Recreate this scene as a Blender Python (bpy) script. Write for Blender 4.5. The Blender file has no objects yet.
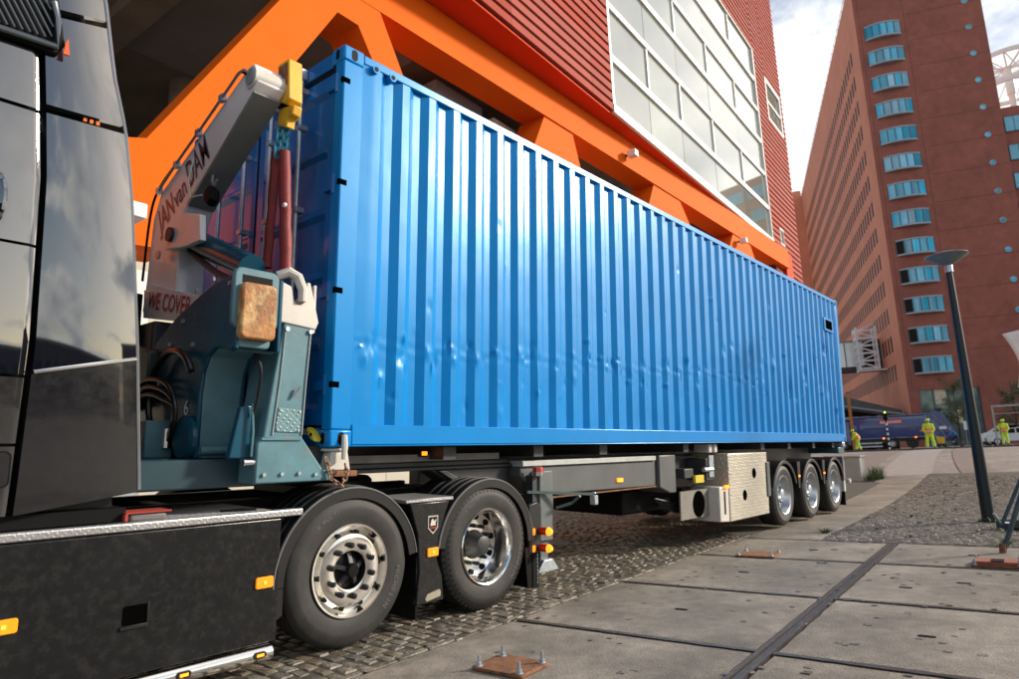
import bpy, bmesh, math, random
import numpy as np
from mathutils import Matrix, Vector, noise
random.seed(7)
R = math.radians
scene = bpy.context.scene
col = scene.collection

# ------------------------------------------------------------------ frames
# The truck leans 2.9 degrees on the crowned cobbles. 't' frame: truck (X aft, Y away from the quay apron, Z up).
# 'q' frame: quay / theatre direction (4.5 degrees).  'w' frame: level world.
PHI = math.atan(.05)
AX = np.array([[1, 0, 0], [0, math.cos(PHI), -math.sin(PHI)], [0, math.sin(PHI), math.cos(PHI)]])
OFF = np.array([0, 0, .023])
TH = R(4.5); CT, ST = math.cos(TH), math.sin(TH)
RZ = np.array([[CT, -ST, 0], [ST, CT, 0], [0, 0, 1]])
CAM = np.array([-2.6058, -3.8515, 1.3563]); YAW = R(41.047); PIT = R(8.427); FPX = 670.2
cf = np.array([math.cos(PIT)*math.cos(YAW), math.cos(PIT)*math.sin(YAW), math.sin(PIT)])
cr = np.array([math.sin(YAW), -math.cos(YAW), 0.]); cu = np.cross(cr, cf)
def tray(u, v): return cf+cr*(u-509.5)/FPX-cu*(v-339.5)/FPX
def PY(u, v, y=0.):            # point of the truck frame on the plane Y=y seen at a photo pixel
    d = tray(u, v); return CAM+d*((y-CAM[1])/d[1])
def PX(u, v, x=0.):
    d = tray(u, v); return CAM+d*((x-CAM[0])/d[0])
WC = AX@CAM+OFF
def wray(u, v): return AX@tray(u, v)
def WD(u, v, d): return WC+wray(u, v)*d
def QV(u, v, V):               # point of the quay frame on the vertical plane v=V
    d = RZ.T@wray(u, v); c = RZ.T@WC; return c+d*((V-c[1])/d[1])
def sst(a, b, x):
    t = min(max((x-a)/(b-a), 0), 1); return t*t*(3-2*t)
def ground(x, y):              # height of the ground in the level world
    v = -ST*x+CT*y
    side = .05*min(max(v+.46, 0), 6)*(1-sst(15, 32, x))
    return side+.98*sst(12, 40, x)
def gq(u, v): x, y = CT*u-ST*v, ST*u+CT*v; return ground(x, y)

# ------------------------------------------------------------------ camera
cam_data = bpy.data.cameras.new('camera'); cam = bpy.data.objects.new('camera', cam_data); col.objects.link(cam)
m3 = np.stack([AX@cr, AX@cu, -(AX@cf)], 1)
cam.matrix_world = Matrix([[*m3[i], WC[i]] for i in range(3)]+[[0, 0, 0, 1]])
cam_data.sensor_width = 36; cam_data.lens = FPX/1019*36
cam_data.clip_end = 3000; cam_data.clip_start = .05
cam_data.dof.use_dof = True; cam_data.dof.focus_distance = 5.2; cam_data.dof.aperture_fstop = 2.4
scene.camera = cam

# ------------------------------------------------------------------ world, sun, exposure
SUN_YAW, SUN_EL = -38, 24
world = bpy.data.worlds.new('World'); scene.world = world; world.use_nodes = True
nt = world.node_tree; nt.nodes.clear()
def N(t, typ, **kw):
    n = t.nodes.new(typ)
    for k, v in kw.items(): setattr(n, k, v)
    return n
out = N(nt, 'ShaderNodeOutputWorld'); bg = N(nt, 'ShaderNodeBackground'); sky = N(nt, 'ShaderNodeTexSky')
sky.sky_type = 'NISHITA'; sky.sun_disc = False; sky.sun_elevation = R(SUN_EL); sky.sun_rotation = R(90-SUN_YAW)
sky.dust_density = 1.2; sky.air_density = 1.0
bg.inputs['Strength'].default_value = .13
tc = N(nt, 'ShaderNodeTexCoord'); sep = N(nt, 'ShaderNodeSeparateXYZ'); nt.links.new(tc.outputs['Generated'], sep.inputs[0])
def math_n(t, op, a, b=None):
    n = N(t, 'ShaderNodeMath', operation=op)
    for i, x in enumerate((a, b)):
        if x is None: continue
        if isinstance(x, (int, float)): n.inputs[i].default_value = x
        else: t.links.new(x, n.inputs[i])
    return n.outputs[0]
den = math_n(nt, 'ADD', math_n(nt, 'MAXIMUM', sep.outputs[2], 0.0), .22)
cx = math_n(nt, 'DIVIDE', sep.outputs[0], den); cy = math_n(nt, 'DIVIDE', sep.outputs[1], den)
CLOUD_OFF = (17.7, 9.6, 16.9)
comb = N(nt, 'ShaderNodeCombineXYZ'); nt.links.new(math_n(nt, 'ADD', cx, CLOUD_OFF[0]), comb.inputs[0]); nt.links.new(math_n(nt, 'ADD', cy, CLOUD_OFF[1]), comb.inputs[1]); comb.inputs[2].default_value = CLOUD_OFF[2]
n1 = N(nt, 'ShaderNodeTexNoise'); n1.inputs['Scale'].default_value = 1.15; n1.inputs['Detail'].default_value = 9; n1.inputs['Roughness'].default_value = .58; n1.inputs['Distortion'].default_value = .3
nt.links.new(comb.outputs[0], n1.inputs['Vector'])
ramp = N(nt, 'ShaderNodeValToRGB'); ramp.color_ramp.elements[0].position = .475; ramp.color_ramp.elements[1].position = .55
nt.links.new(n1.outputs['Fac'], ramp.inputs[0])
n2 = N(nt, 'ShaderNodeTexNoise'); n2.inputs['Scale'].default_value = 2.6; n2.inputs['Detail'].default_value = 5
nt.links.new(comb.outputs[0], n2.inputs['Vector'])
cl = N(nt, 'ShaderNodeValToRGB'); cl.color_ramp.elements[0].color = (6.0, 6.3, 6.8, 1); cl.color_ramp.elements[1].color = (11.5, 11.3, 10.8, 1)
cl.color_ramp.elements[0].position = .35; cl.color_ramp.elements[1].position = .6
nt.links.new(n2.outputs['Fac'], cl.inputs[0])
mx = N(nt, 'ShaderNodeMix', data_type='RGBA'); nt.links.new(ramp.outputs[0], mx.inputs[0]); nt.links.new(sky.outputs[0], mx.inputs[6]); nt.links.new(cl.outputs[0], mx.inputs[7])
nt.links.new(mx.outputs[2], bg.inputs['Color']); nt.links.new(bg.outputs[0], out.inputs['Surface'])

sd = bpy.data.lights.new('sun', 'SUN'); sd.energy = 5.0; sd.angle = R(7); sd.color = (1, .89, .74)
sun = bpy.data.objects.new('sun', sd); col.objects.link(sun)
ce = math.cos(R(SUN_EL)); sdir = Vector((ce*math.cos(R(SUN_YAW)), ce*math.sin(R(SUN_YAW)), math.sin(R(SUN_EL))))
sun.rotation_euler = sdir.to_track_quat('Z', 'Y').to_euler(); sun.location = (20, -30, 40)
vs = scene.view_settings; vs.view_transform = 'Standard'; vs.look = 'None'; vs.exposure = .18; vs.gamma = 1

# ------------------------------------------------------------------ materials
MATS = {}
def M(name, c, rough=.5, metal=0, var=.12, vs=3., bump=0., bs=40., coat=0., dirt=None, rnd=0., rvar=0., spec=.5, stretch=None):
    if name in MATS: return MATS[name]
    m = bpy.data.materials.new(name); m.use_nodes = True; t = m.node_tree; b = t.nodes['Principled BSDF']; L = t.links.new
    geo = N(t, 'ShaderNodeNewGeometry'); pos = geo.outputs['Position']
    if stretch:
        mp = N(t, 'ShaderNodeMapping'); mp.inputs['Scale'].default_value = stretch; L(pos, mp.inputs[0]); pos = mp.outputs[0]
    nz = N(t, 'ShaderNodeTexNoise'); nz.inputs['Scale'].default_value = vs; nz.inputs['Detail'].default_value = 6; nz.inputs['Roughness'].default_value = .6
    L(pos, nz.inputs['Vector'])
    mr = N(t, 'ShaderNodeMapRange'); mr.inputs[1].default_value = .3; mr.inputs[2].default_value = .7; L(nz.outputs['Fac'], mr.inputs[0])
    mix = N(t, 'ShaderNodeMix', data_type='RGBA')
    mix.inputs[6].default_value = (*[x*(1-var) for x in c], 1); mix.inputs[7].default_value = (*[min(1, x*(1+var)) for x in c], 1)
    L(mr.outputs[0], mix.inputs[0]); o = mix.outputs[2]
    if rnd:
        oi = N(t, 'ShaderNodeObjectInfo'); at = N(t, 'ShaderNodeAttribute', attribute_name='rnd')
        s = math_n(t, 'FRACT', math_n(t, 'ADD', oi.outputs['Random'], at.outputs['Fac']))
        k = math_n(t, 'ADD', math_n(t, 'MULTIPLY', s, 2*rnd), 1-rnd)
        hs = N(t, 'ShaderNodeHueSaturation'); L(o, hs.inputs['Color']); L(k, hs.inputs['Value'])
        L(math_n(t, 'ADD', math_n(t, 'MULTIPLY', math_n(t, 'FRACT', math_n(t, 'MULTIPLY', s, 7.31)), rnd*1.6), 1-rnd*.8), hs.inputs['Saturation'])
        o = hs.outputs[0]
    rsock = None
    if dirt:
        dc, lo, hi, dsc = dirt[:4]
        dn = N(t, 'ShaderNodeTexNoise'); dn.inputs['Scale'].default_value = dsc; dn.inputs['Detail'].default_value = 8; dn.inputs['Roughness'].default_value = .65; L(pos, dn.inputs['Vector'])
        dr = N(t, 'ShaderNodeMapRange'); dr.inputs[1].default_value = lo; dr.inputs[2].default_value = hi; L(dn.outputs['Fac'], dr.inputs[0])
        m2 = N(t, 'ShaderNodeMix', data_type='RGBA'); L(dr.outputs[0], m2.inputs[0]); L(o, m2.inputs[6]); m2.inputs[7].default_value = (*dc, 1); o = m2.outputs[2]
        if len(dirt) > 4:
            rr = N(t, 'ShaderNodeMapRange'); rr.inputs[3].default_value = rough; rr.inputs[4].default_value = dirt[4]; L(dr.outputs[0], rr.inputs[0]); rsock = rr.outputs[0]
            if metal:
                rm = N(t, 'ShaderNodeMapRange'); rm.inputs[3].default_value = metal; rm.inputs[4].default_value = 0; L(dr.outputs[0], rm.inputs[0]); L(rm.outputs[0], b.inputs['Metallic'])
    L(o, b.inputs['Base Color'])
    b.inputs['Roughness'].default_value = rough; b.inputs['Specular IOR Level'].default_value = spec
    if not (dirt and len(dirt) > 4 and metal): b.inputs['Metallic'].default_value = metal
    if rsock: L(rsock, b.inputs['Roughness'])
    elif rvar:
        rr = N(t, 'ShaderNodeMapRange'); rr.inputs[3].default_value = max(0, rough-rvar); rr.inputs[4].default_value = min(1, rough+rvar); L(mr.outputs[0], rr.inputs[0]); L(rr.outputs[0], b.inputs['Roughness'])
    if coat: b.inputs['Coat IOR'].default_value = 1.58; b.inputs['Coat Weight'].default_value = coat; b.inputs['Coat Roughness'].default_value = .03
    if bump:
        bn = N(t, 'ShaderNodeTexNoise'); bn.inputs['Scale'].default_value = bs; bn.inputs['Detail'].default_value = 5; L(pos, bn.inputs['Vector'])
        bp = N(t, 'ShaderNodeBump'); bp.inputs['Strength'].default_value = min(1, bump); bp.inputs['Distance'].default_value = .01*max(1, bump); L(bn.outputs['Fac'], bp.inputs['Height']); L(bp.outputs[0], b.inputs['Normal'])
    MATS[name] = m; return m
def emit(name, c, s=2):
    m = M(name, c, .3); b = m.node_tree.nodes['Principled BSDF']; b.inputs['Emission Color'].default_value = (*c, 1); b.inputs['Emission Strength'].default_value = s; return m
def checker_bump(name, c, rough, metal, scale, strength=.6, rot=45):
    m = M(name, c, rough, metal, .1, 4, dirt=((.2, .17, .13), .58, .8, 6, .6)); t = m.node_tree; b = t.nodes['Principled BSDF']
    geo = N(t, 'ShaderNodeNewGeometry'); mp = N(t, 'ShaderNodeMapping'); mp.inputs['Scale'].default_value = (scale,)*3; mp.inputs['Rotation'].default_value = (R(rot), R(rot*.6), R(rot)); t.links.new(geo.outputs['Position'], mp.inputs[0])
    vo = N(t, 'ShaderNodeTexVoronoi'); vo.inputs['Randomness'].default_value = 0; t.links.new(mp.outputs[0], vo.inputs['Vector']); vo.inputs['Scale'].default_value = 1
    mr = N(t, 'ShaderNodeMapRange'); mr.inputs[1].default_value = .2; mr.inputs[2].default_value = .45; mr.inputs[3].default_value = 1; mr.inputs[4].default_value = 0; t.links.new(vo.outputs['Distance'], mr.inputs[0])
    bp = N(t, 'ShaderNodeBump'); bp.inputs['Strength'].default_value = strength; bp.inputs['Distance'].default_value = .004; t.links.new(mr.outputs[0], bp.inputs['Height']); t.links.new(bp.outputs[0], b.inputs['Normal'])
    return m

BLUE = M('container_blue', (.0, .20, .565), .28, 0, .07, 2.2, .06, 7, spec=.66, dirt=((.03, .06, .12), .66, .9, 9, .5))
BLUE_IN = M('container_blue_shaded', (.0, .125, .42), .28, 0, .12, 3, .1, 9, coat=.25)  # container paint darkened, the shade of the door end put into the colour
STEEL = M('galvanised_rod', (.42, .47, .52), .38, .7, .18, 12)
GASKET = M('rubber_black', (.005, .005, .0055), .6, spec=.12)
BLACK = M('cab_paint', (.003, .005, .009), .02, 0, .1, 2, .0, coat=1.0, spec=.25)
BLACK_D = M('dusty_black_paint', (.009, .0095, .0105), .22, 0, .2, 3, .05, 90, spec=.35, dirt=((.028, .027, .026), .45, 1.0, 19, .5))
PLAST = M('black_plastic', (.012, .012, .013), .42, 0, .2, 5, .1, 120, spec=.35, dirt=((.04, .038, .035), .55, 1.0, 9))
RUBBER = M('tyre_rubber', (.016, .0155, .015), .65, 0, .25, 6, .2, 140, dirt=((.052, .047, .039), .48, .95, 5))
ALLOY = M('polished_alloy', (.78, .76, .72), .16, 1, .06, 6, dirt=((.3, .26, .2), .66, .95, 14, .5))
SILVER = M('silver_wheel', (.5, .52, .55), .34, .8, .1, 8, dirt=((.2, .17, .13), .6, .9, 10, .6))
CHROME = M('chrome', (.8, .8, .8), .1, 1, .03)
DARKST = M('dark_steel', (.035, .037, .040), .5, .2, .25, 5, .1, 60, dirt=((.09, .07, .05), .58, .95, 5))
FRAME = M('trailer_grey', (.085, .09, .095), .45, 0, .2, 3, .06, 50, dirt=((.10, .07, .045), .6, .95, 6))
FRAMEL = M('trailer_light_grey', (.42, .44, .43), .5, 0, .15, 5, dirt=((.16, .11, .07), .58, .9, 9))
TEAL = M('crane_teal', (.005, .06, .105), .26, 0, .15, 3, .04, 30, spec=.4, dirt=((.03, .05, .055), .58, .95, 7, .5))
TEALL = M('crane_teal_worn_lit', (.08, .185, .225), .42, 0, .2, 5, .06, 60, dirt=((.17, .13, .09), .6, .9, 9, .6))  # crane teal again, sunlight on leg and webs mixed in, plus brown wear
CRGREY = M('crane_arm_white', (.82, .79, .80), .35, 0, .08, 3, .05, 40, coat=.3, dirt=((.25, .22, .2), .62, .95, 8))
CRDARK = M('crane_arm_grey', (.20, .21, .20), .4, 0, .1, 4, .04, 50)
WHITEP = M('worn_white_paint', (.56, .53, .48), .45, 0, .1, 6, .08, 50, dirt=((.3, .2, .12), .62, .9, 14))
YELLOW = M('crane_yellow', (.72, .40, .02), .4, 0, .12, 8, .08, 60, dirt=((.10, .05, .03), .60, .68, 11, .7))
RUST = M('rust', (.20, .085, .035), .8, 0, .4, 14, .4, 60, dirt=((.07, .03, .02), .5, .75, 20))
RUSTPAD = M('rusted_pad', (.28, .115, .028), .38, 0, .6, 12, .25, 50, dirt=((.62, .42, .18), .50, .70, 10, .25), stretch=(1.1, 1.1, .8))
REDSL = M('red_sleeve', (.19, .012, .012), .6, 0, .25, 10, .3, 60)
CHAINB = M('chain_blue', (.08, .36, .50), .4, .3, .2, 20)
CHAINR = M('chain_rusty', (.22, .13, .09), .6, .4, .3, 30)
YLOCK = M('yellow_lock', (.62, .48, .03), .4, 0, .2, 20, .2, 60)
AMBER = emit('amber_lens', (1, .30, .01), .35)
AMBERON = emit('amber_lamp_lit', (1, .22, .01), 2.5)
REDL = M('red_lens', (.5, .02, .01), .2, coat=.5)
CHECK = checker_bump('checker_plate', (.44, .44, .45), .38, .75, 48, .3)
CHECKC = checker_bump('checker_plate_cream', (.52, .48, .40), .40, .35, 20, 1.0)
HOSE = M('hose_black', (.012, .012, .014), .3)
TXTRED = M('sign_red', (.42, .02, .02), .4); TXTNAVY = M('sign_navy', (.012, .02, .06), .4); TXTWHITE = M('sign_white', (.8, .8, .8), .4); TXTGREY = M('tyre_lettering', (.075, .073, .07), .6)
ORANGE = M('orange_facade_paint', (.76, .128, .005), .75, 0, .05, .6, .03, 30, spec=.12)
ORANGE_U = ORANGE
REDTRIM = M('red_soffit_paint', (.62, .05, .008), .7, 0, .05, .8, spec=.15)
CLAD = M('red_cladding', (.34, .070, .050), .75, 0, .07, 1.2, .03, 30, rnd=.07, spec=.12)
WHITEF = M('window_frame_white', (.74, .75, .73), .4, 0, .04, 2)
GLASSB = M('office_glass', (.29, .305, .26), .04, 0, .08, .5, rnd=.20, coat=1.0, spec=.9)
CONC = M('ceiling_concrete', (.28, .235, .17), .8, 0, .25, .6, .15, 8)
COLM = M('column_concrete', (.34, .29, .21), .8, 0, .15, 2, .1, 20)
CREAM = M('cream_panel', (.50, .46, .38), .6, 0, .08, 1.5, rnd=.06)
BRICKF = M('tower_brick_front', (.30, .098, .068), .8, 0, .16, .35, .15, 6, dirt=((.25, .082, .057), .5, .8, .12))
BRICKL = M('tower_brick_side_lit', (.72, .26, .15), .8, 0, .10, .3, .1, 6)  # same brick as the front, its brighter light put into the colour
TGLASS = M('tower_glass_blue', (.01, .40, .62), .10, 0, .2, .4, rnd=.40, spec=.8)
TFRAME = M('tower_window_frame', (.05, .10, .12), .4)
TSILL = M('tower_window_band', (.30, .36, .40), .4)
DARKGL = M('dark_window', (.012, .010, .010), .5, 0, .2, 1, spec=.15)
SLAB = M('concrete_slab', (.190, .163, .132), .72, 0, .22, 1.7, .4, 55, dirt=((.095, .08, .065), .48, .78, 1.3, .6), rnd=.07)
SLABD = M('slab_bed_soil', (.045, .037, .03), .9, 0, .4, 20, .6, 50)
RAILM = M('rusty_rail_steel', (.06, .046, .042), .45, .4, .4, 12, .3, 60, dirt=((.05, .045, .05), .5, .7, 9))
COB = M('cobble_stone', (.150, .126, .098), .50, 0, .35, 14, .6, 60, rnd=.42, rvar=.18, dirt=((.045, .038, .026), .46, .68, 6))
BED = M('cobble_bed', (.05, .042, .03), .85, 0, .3, 9, .6, 60, dirt=((.06, .08, .03), .62, .75, 3))
TERR = M('far_paving', (.20, .175, .16), .8, 0, .3, 1.3, .6, 16, dirt=((.12, .10, .09), .5, .75, .5))
BRKRED = M('brick_band_red', (.165, .130, .115), .75, 0, .15, 4, .4, 30)
BRKPALE = M('brick_band_pale', (.25, .225, .215), .75, 0, .12, 4, .4, 30)
WEED = M('weed_green', (.06, .10, .025), .7, 0, .3, 8, rnd=.3)

# ------------------------------------------------------------------ mesh builder
class MB:
    def __init__(s): s.V = []; s.F = []
    def add(s, V, F):
        o = len(s.V); s.V += [tuple(map(float, p)) for p in V]; s.F += [tuple(i+o for i in f) for f in F]; return s
    def box(s, x0, x1, y0, y1, z0, z1):
        x0, x1 = sorted((x0, x1)); y0, y1 = sorted((y0, y1)); z0, z1 = sorted((z0, z1))
        return s.add([(x, y, z) for x in (x0, x1) for y in (y0, y1) for z in (z0, z1)],
                     [(0, 1, 3, 2), (4, 6, 7, 5), (0, 4, 5, 1), (2, 3, 7, 6), (0, 2, 6, 4), (1, 5, 7, 3)])
    def prism(s, poly, ax, a, b):          # poly: 2D points; ax: extrude axis 0,1,2
        n = len(poly); P = []
        for k in (a, b):
            for p in poly:
                q = [p[0], p[1]]; q.insert(ax, k); P.append(q)
        F = [tuple(range(n)), tuple(range(2*n-1, n-1, -1))]+[(i, i+n, (i+1) % n+n, (i+1) % n) for i in range(n)]
        return s.add(P, F)
    def loft(s, rings, cap=True, closed=True):
        n = len(rings[0]); F = []; V = [p for r in rings for p in r]
        for k in range(len(rings)-1):
            for i in range(n if closed else n-1):
                j = (i+1) % n; F.append((k*n+i, k*n+j, (k+1)*n+j, (k+1)*n+i))
        if cap and closed: F += [tuple(range(n))[::-1], tuple((len(rings)-1)*n+i for i in range(n))]
        return s.add(V, F)
    def tube(s, pts, r, n=8, cap=True):
        pts = [Vector(p) for p in pts]; rings = []; rr = r if isinstance(r, (list, tuple)) else [r]*len(pts)
        t0 = (pts[1]-pts[0]).normalized(); a = t0.orthogonal().normalized(); 
        for i, p in enumerate(pts):
            t = (pts[min(i+1, len(pts)-1)]-pts[max(i-1, 0)]).normalized()
            a = (a-t*a.dot(t)).normalized(); b = t.cross(a)
            rings.append([p+(a*math.cos(2*math.pi*k/n)+b*math.sin(2*math.pi*k/n))*rr[i] for k in range(n)])
        return s.loft(rings, cap)
    def cyl(s, p, q, r, r2=None, n=16): return s.tube([p, q], [r, r if r2 is None else r2], n)
    def lathe(s, prof, c, n=48, ax=1, a0=0, a1=360, cap=False):   # prof: (radius, offset along axis)
        full = abs(a1-a0) >= 360; k = n if full else n+1; rings = []
        for i in range(k):
            a = R(a0+(a1-a0)*i/n); ring = []
            for r, o in prof:
                u, v = r*math.cos(a), r*math.sin(a)
                p = {1: (c[0]+u, c[1]+o, c[2]+v), 2: (c[0]+u, c[1]+v, c[2]+o), 0: (c[0]+o, c[1]+u, c[2]+v)}[ax]; ring.append(p)
            rings.append(ring)
        V = [p for r in rings for p in r]; m = len(prof); F = []
        for i in range(k if full else k-1):
            j = (i+1) % k
            for q in range(m-1): F.append((i*m+q, j*m+q, j*m+q+1, i*m+q+1))
        if cap and not full: F += [tuple(range(m)), tuple((k-1)*m+q for q in range(m))[::-1]]
        return s.add(V, F)
    def mesh(s, name, org=(0, 0, 0), smooth=.6):
        me = bpy.data.meshes.new(name); V = np.array(s.V, dtype=float)-np.array(org, float)
        me.from_pydata(V.tolist(), [], s.F)
        bm = bmesh.new(); bm.from_mesh(me); bmesh.ops.recalc_face_normals(bm, faces=bm.faces); bm.to_mesh(me); bm.free()
        if smooth:
            me.polygons.foreach_set('use_smooth', [True]*len(me.polygons)); me.set_sharp_from_angle(angle=smooth)
        return me
    def build(s, name, mat, parent=None, smooth=.6, bevel=0, seg=2, kind=None, label=None):
        o = bpy.data.objects.new(name, s.mesh(name, ORG.get(parent, (0, 0, 0)) if parent else (0, 0, 0), smooth))
        o.data.materials.append(mat); col.objects.link(o)
        if parent: o.parent = parent; ORG[o] = ORG.get(parent, (0, 0, 0))
        if bevel:
            b = o.modifiers.new('bevel', 'BEVEL'); b.width = bevel; b.segments = seg; b.limit_method = 'ANGLE'; b.angle_limit = R(40)
        if kind: o['kind'] = kind
        if label: o['label'] = label
        return o
ORG = {}
def root(name, label, cat, org=(0, 0, 0), frame='w', group=None, yaw=0):
    o = bpy.data.objects.new(name, None); col.objects.link(o); o.empty_display_size = .3
    org = np.array(org, float)
    if frame == 't': o.location = AX@org+OFF; o.rotation_euler = (PHI, 0, 0); ORG[o] = org
    elif frame == 'q': o.location = RZ@org; o.rotation_euler = (0, 0, TH); ORG[o] = org
    elif frame == 'l': o.location = org; o.rotation_euler = (0, 0, yaw); ORG[o] = np.zeros(3)     # local coordinates
    else: o.location = org; ORG[o] = org
    o['label'] = label; o['category'] = cat
    if group: o['group'] = group
    return o
def tag(o, label, cat, group=None):
    o['label'] = label; o['category'] = cat
    if group: o['group'] = group
    return o
def inst(name, me, mat, parent, loc, rot=(0, 0, 0)):
    o = bpy.data.objects.new(name, me); col.objects.link(o); o.parent = parent
    o.location = np.array(loc, float)-np.array(ORG.get(parent, (0, 0, 0))); o.rotation_euler = rot
    if not me.materials: me.materials.append(mat)
    return o
def text(name, s, mat, parent, o0, ex, ey, size, depth=.002, align='LEFT', shear=0., bold=0., fit=None):
    cu_ = bpy.data.curves.new('t', 'FONT'); cu_.body = s; cu_.size = 1; cu_.align_x = align; cu_.shear = shear; cu_.offset = bold; cu_.resolution_u = 3
    tmp = bpy.data.objects.new('t', cu_); col.objects.link(tmp)
    dg = bpy.context.evaluated_depsgraph_get(); me0 = bpy.data.meshes.new_from_object(tmp.evaluated_get(dg)); 
    ex = np.array(ex, float); ey = np.array(ey, float); ez = np.cross(ex, ey)
    if fit: ex = ex*fit/size/max(v.co.x for v in me0.vertices); o0 = np.array(o0, float)
    b = MB(); b.add([o0+(ex*v.co.x+ey*v.co.y)*size+ez*depth for v in me0.vertices], [tuple(p.vertices) for p in me0.polygons])
    bpy.data.objects.remove(tmp); bpy.data.curves.remove(cu_); bpy.data.meshes.remove(me0)
    return b.build(name, mat, parent, 0)
def rrect(x0, x1, z0, z1, r, n=4):
    P = []
    for cx_, cz_, a in ((x1-r, z1-r, 0), (x0+r, z1-r, 90), (x0+r, z0+r, 180), (x1-r, z0+r, 270)):
        for k in range(n+1): P.append((cx_+r*math.cos(R(a+90*k/n)), cz_+r*math.sin(R(a+90*k/n))))
    return P
#PART2

BLUE.node_tree.nodes['Principled BSDF'].inputs['Specular Tint'].default_value = (.40, .78, 1.0, 1)

def grain(m, scale, amt):
    # fine speckle over the base colour
    t = m.node_tree; b = t.nodes['Principled BSDF']; src = b.inputs['Base Color'].links[0].from_socket
    geo = N(t, 'ShaderNodeNewGeometry'); n = N(t, 'ShaderNodeTexNoise'); n.inputs['Scale'].default_value = scale; n.inputs['Detail'].default_value = 3; t.links.new(geo.outputs['Position'], n.inputs['Vector'])
    mr = N(t, 'ShaderNodeMapRange'); mr.inputs[1].default_value = .32; mr.inputs[2].default_value = .68; mr.inputs[3].default_value = 1-amt; mr.inputs[4].default_value = 1+amt; t.links.new(n.outputs['Fac'], mr.inputs[0])
    hs = N(t, 'ShaderNodeHueSaturation'); t.links.new(src, hs.inputs['Color']); t.links.new(mr.outputs[0], hs.inputs['Value']); t.links.new(hs.outputs[0], b.inputs['Base Color'])
grain(SLAB, 130, .45); grain(SLAB, 9, .16); grain(SLAB, .8, .22); grain(COB, 60, .35); grain(TERR, 14, .3); grain(BRICKF, 1.2, .10)
def curve(pts, n=6):
    P = [np.array(p, float) for p in pts]; P = [2*P[0]-P[1]]+P+[2*P[-1]-P[-2]]; o = []
    for i in range(1, len(P)-2):
        for k in range(n):
            t = k/n; o.append(.5*((2*P[i])+(-P[i-1]+P[i+1])*t+(2*P[i-1]-5*P[i]+4*P[i+1]-P[i+2])*t*t+(-P[i-1]+3*P[i]-3*P[i+1]+P[i+2])*t**3))
    return o+[P[-2]]

BLACK.node_tree.nodes['Principled BSDF'].inputs['Coat IOR'].default_value = 2.3
# ------------------------------------------------------------------ ground
def struct(o): o['kind'] = 'structure'; return o
def sheet(name, mat, us, vs_, dz, smooth=.6):
    b = MB(); n = len(vs_)
    V = [(u, v, gq(u, v)+dz) for u in us for v in vs_]
    F = [(i*n+j, (i+1)*n+j, (i+1)*n+j+1, i*n+j+1) for i in range(len(us)-1) for j in range(n-1)]
    b.add(V, F); r = b.build(name, mat, None, smooth); r.rotation_euler = (0, 0, TH); return struct(r)
us = sorted(set([-400, -150, -60, -30]+[x*1.5 for x in range(-12, 54)]+[90, 120, 180, 260, 400, 800]))
vs_ = sorted(set([-500, -150, -60, -30]+[x for x in range(-20, 31)]+[-.46, 40, 60, 100, 200, 500]))
sheet('ground', TERR, us, vs_, -.05)
JU = [-4.3, -2.35, -.42, 1.44, 3.2, 5.2, 6.95]; JV = [-.46, -2.33, -4.2, -6.1, -8.0]
apron = sheet('slab_bed', SLABD, [x*.5-5 for x in range(0, 25)], [-9.5, -7, -5, -3, -1, -.46], -.018)
apron.name = 'concrete_apron'; ORG[apron] = (0, 0, 0)
def slab(u0, u1, v0, v1, g=.014):
    b = MB(); r = random.Random(int(u0*97+v0*31)); nu = max(2, int((u1-u0)/.15)); nv = max(2, int((v1-v0)/.15)); P = []
    for i in range(nu+1):
        for j in range(nv+1):
            u = u0+g+(u1-u0-2*g)*i/nu; v = v0+g+(v1-v0-2*g)*j/nv; e = 0
            if i in (0, nu): u += r.uniform(-.004, .004); e = -.006
            if j in (0, nv): v += r.uniform(-.004, .004); e = -.006
            P.append((u, v, gq(u, v)+e+.002*noise.noise((u*1.1, v*1.1, 0))))
    top = [(i*(nv+1)+j, (i+1)*(nv+1)+j, (i+1)*(nv+1)+j+1, i*(nv+1)+j+1) for i in range(nu) for j in range(nv)]
    k = nv+1; ring = [j for j in range(k)]+[i*k+nv for i in range(1, nu+1)]+[nu*k+j for j in range(nv-1, -1, -1)]+[i*k for i in range(nu-1, 0, -1)]
    o = len(P); P += [(P[i][0], P[i][1], P[i][2]-.1) for i in ring]; m = len(ring)
    b.add(P, top+[(ring[i], ring[(i+1) % m], o+(i+1) % m, o+i) for i in range(m)])
    return b
RW = .052
for i in range(len(JU)-1):
    for j in range(len(JV)-1):
        v1, v0 = JV[j], JV[j+1]
        if j == 0: v0 += RW
        if j == 1: v1 -= RW
        slab(JU[i]+.012, JU[i+1]-.012, v0, v1).build('slab', SLAB, apron)
# strip of slabs running on beside the trailer wheels
a = 6.95
while a < 21:
    slab(a+.012, min(a+2.0, 21.5)-.004, -1.45, -.46, .006).build('slab', SLAB, apron); a += 2.0
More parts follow.
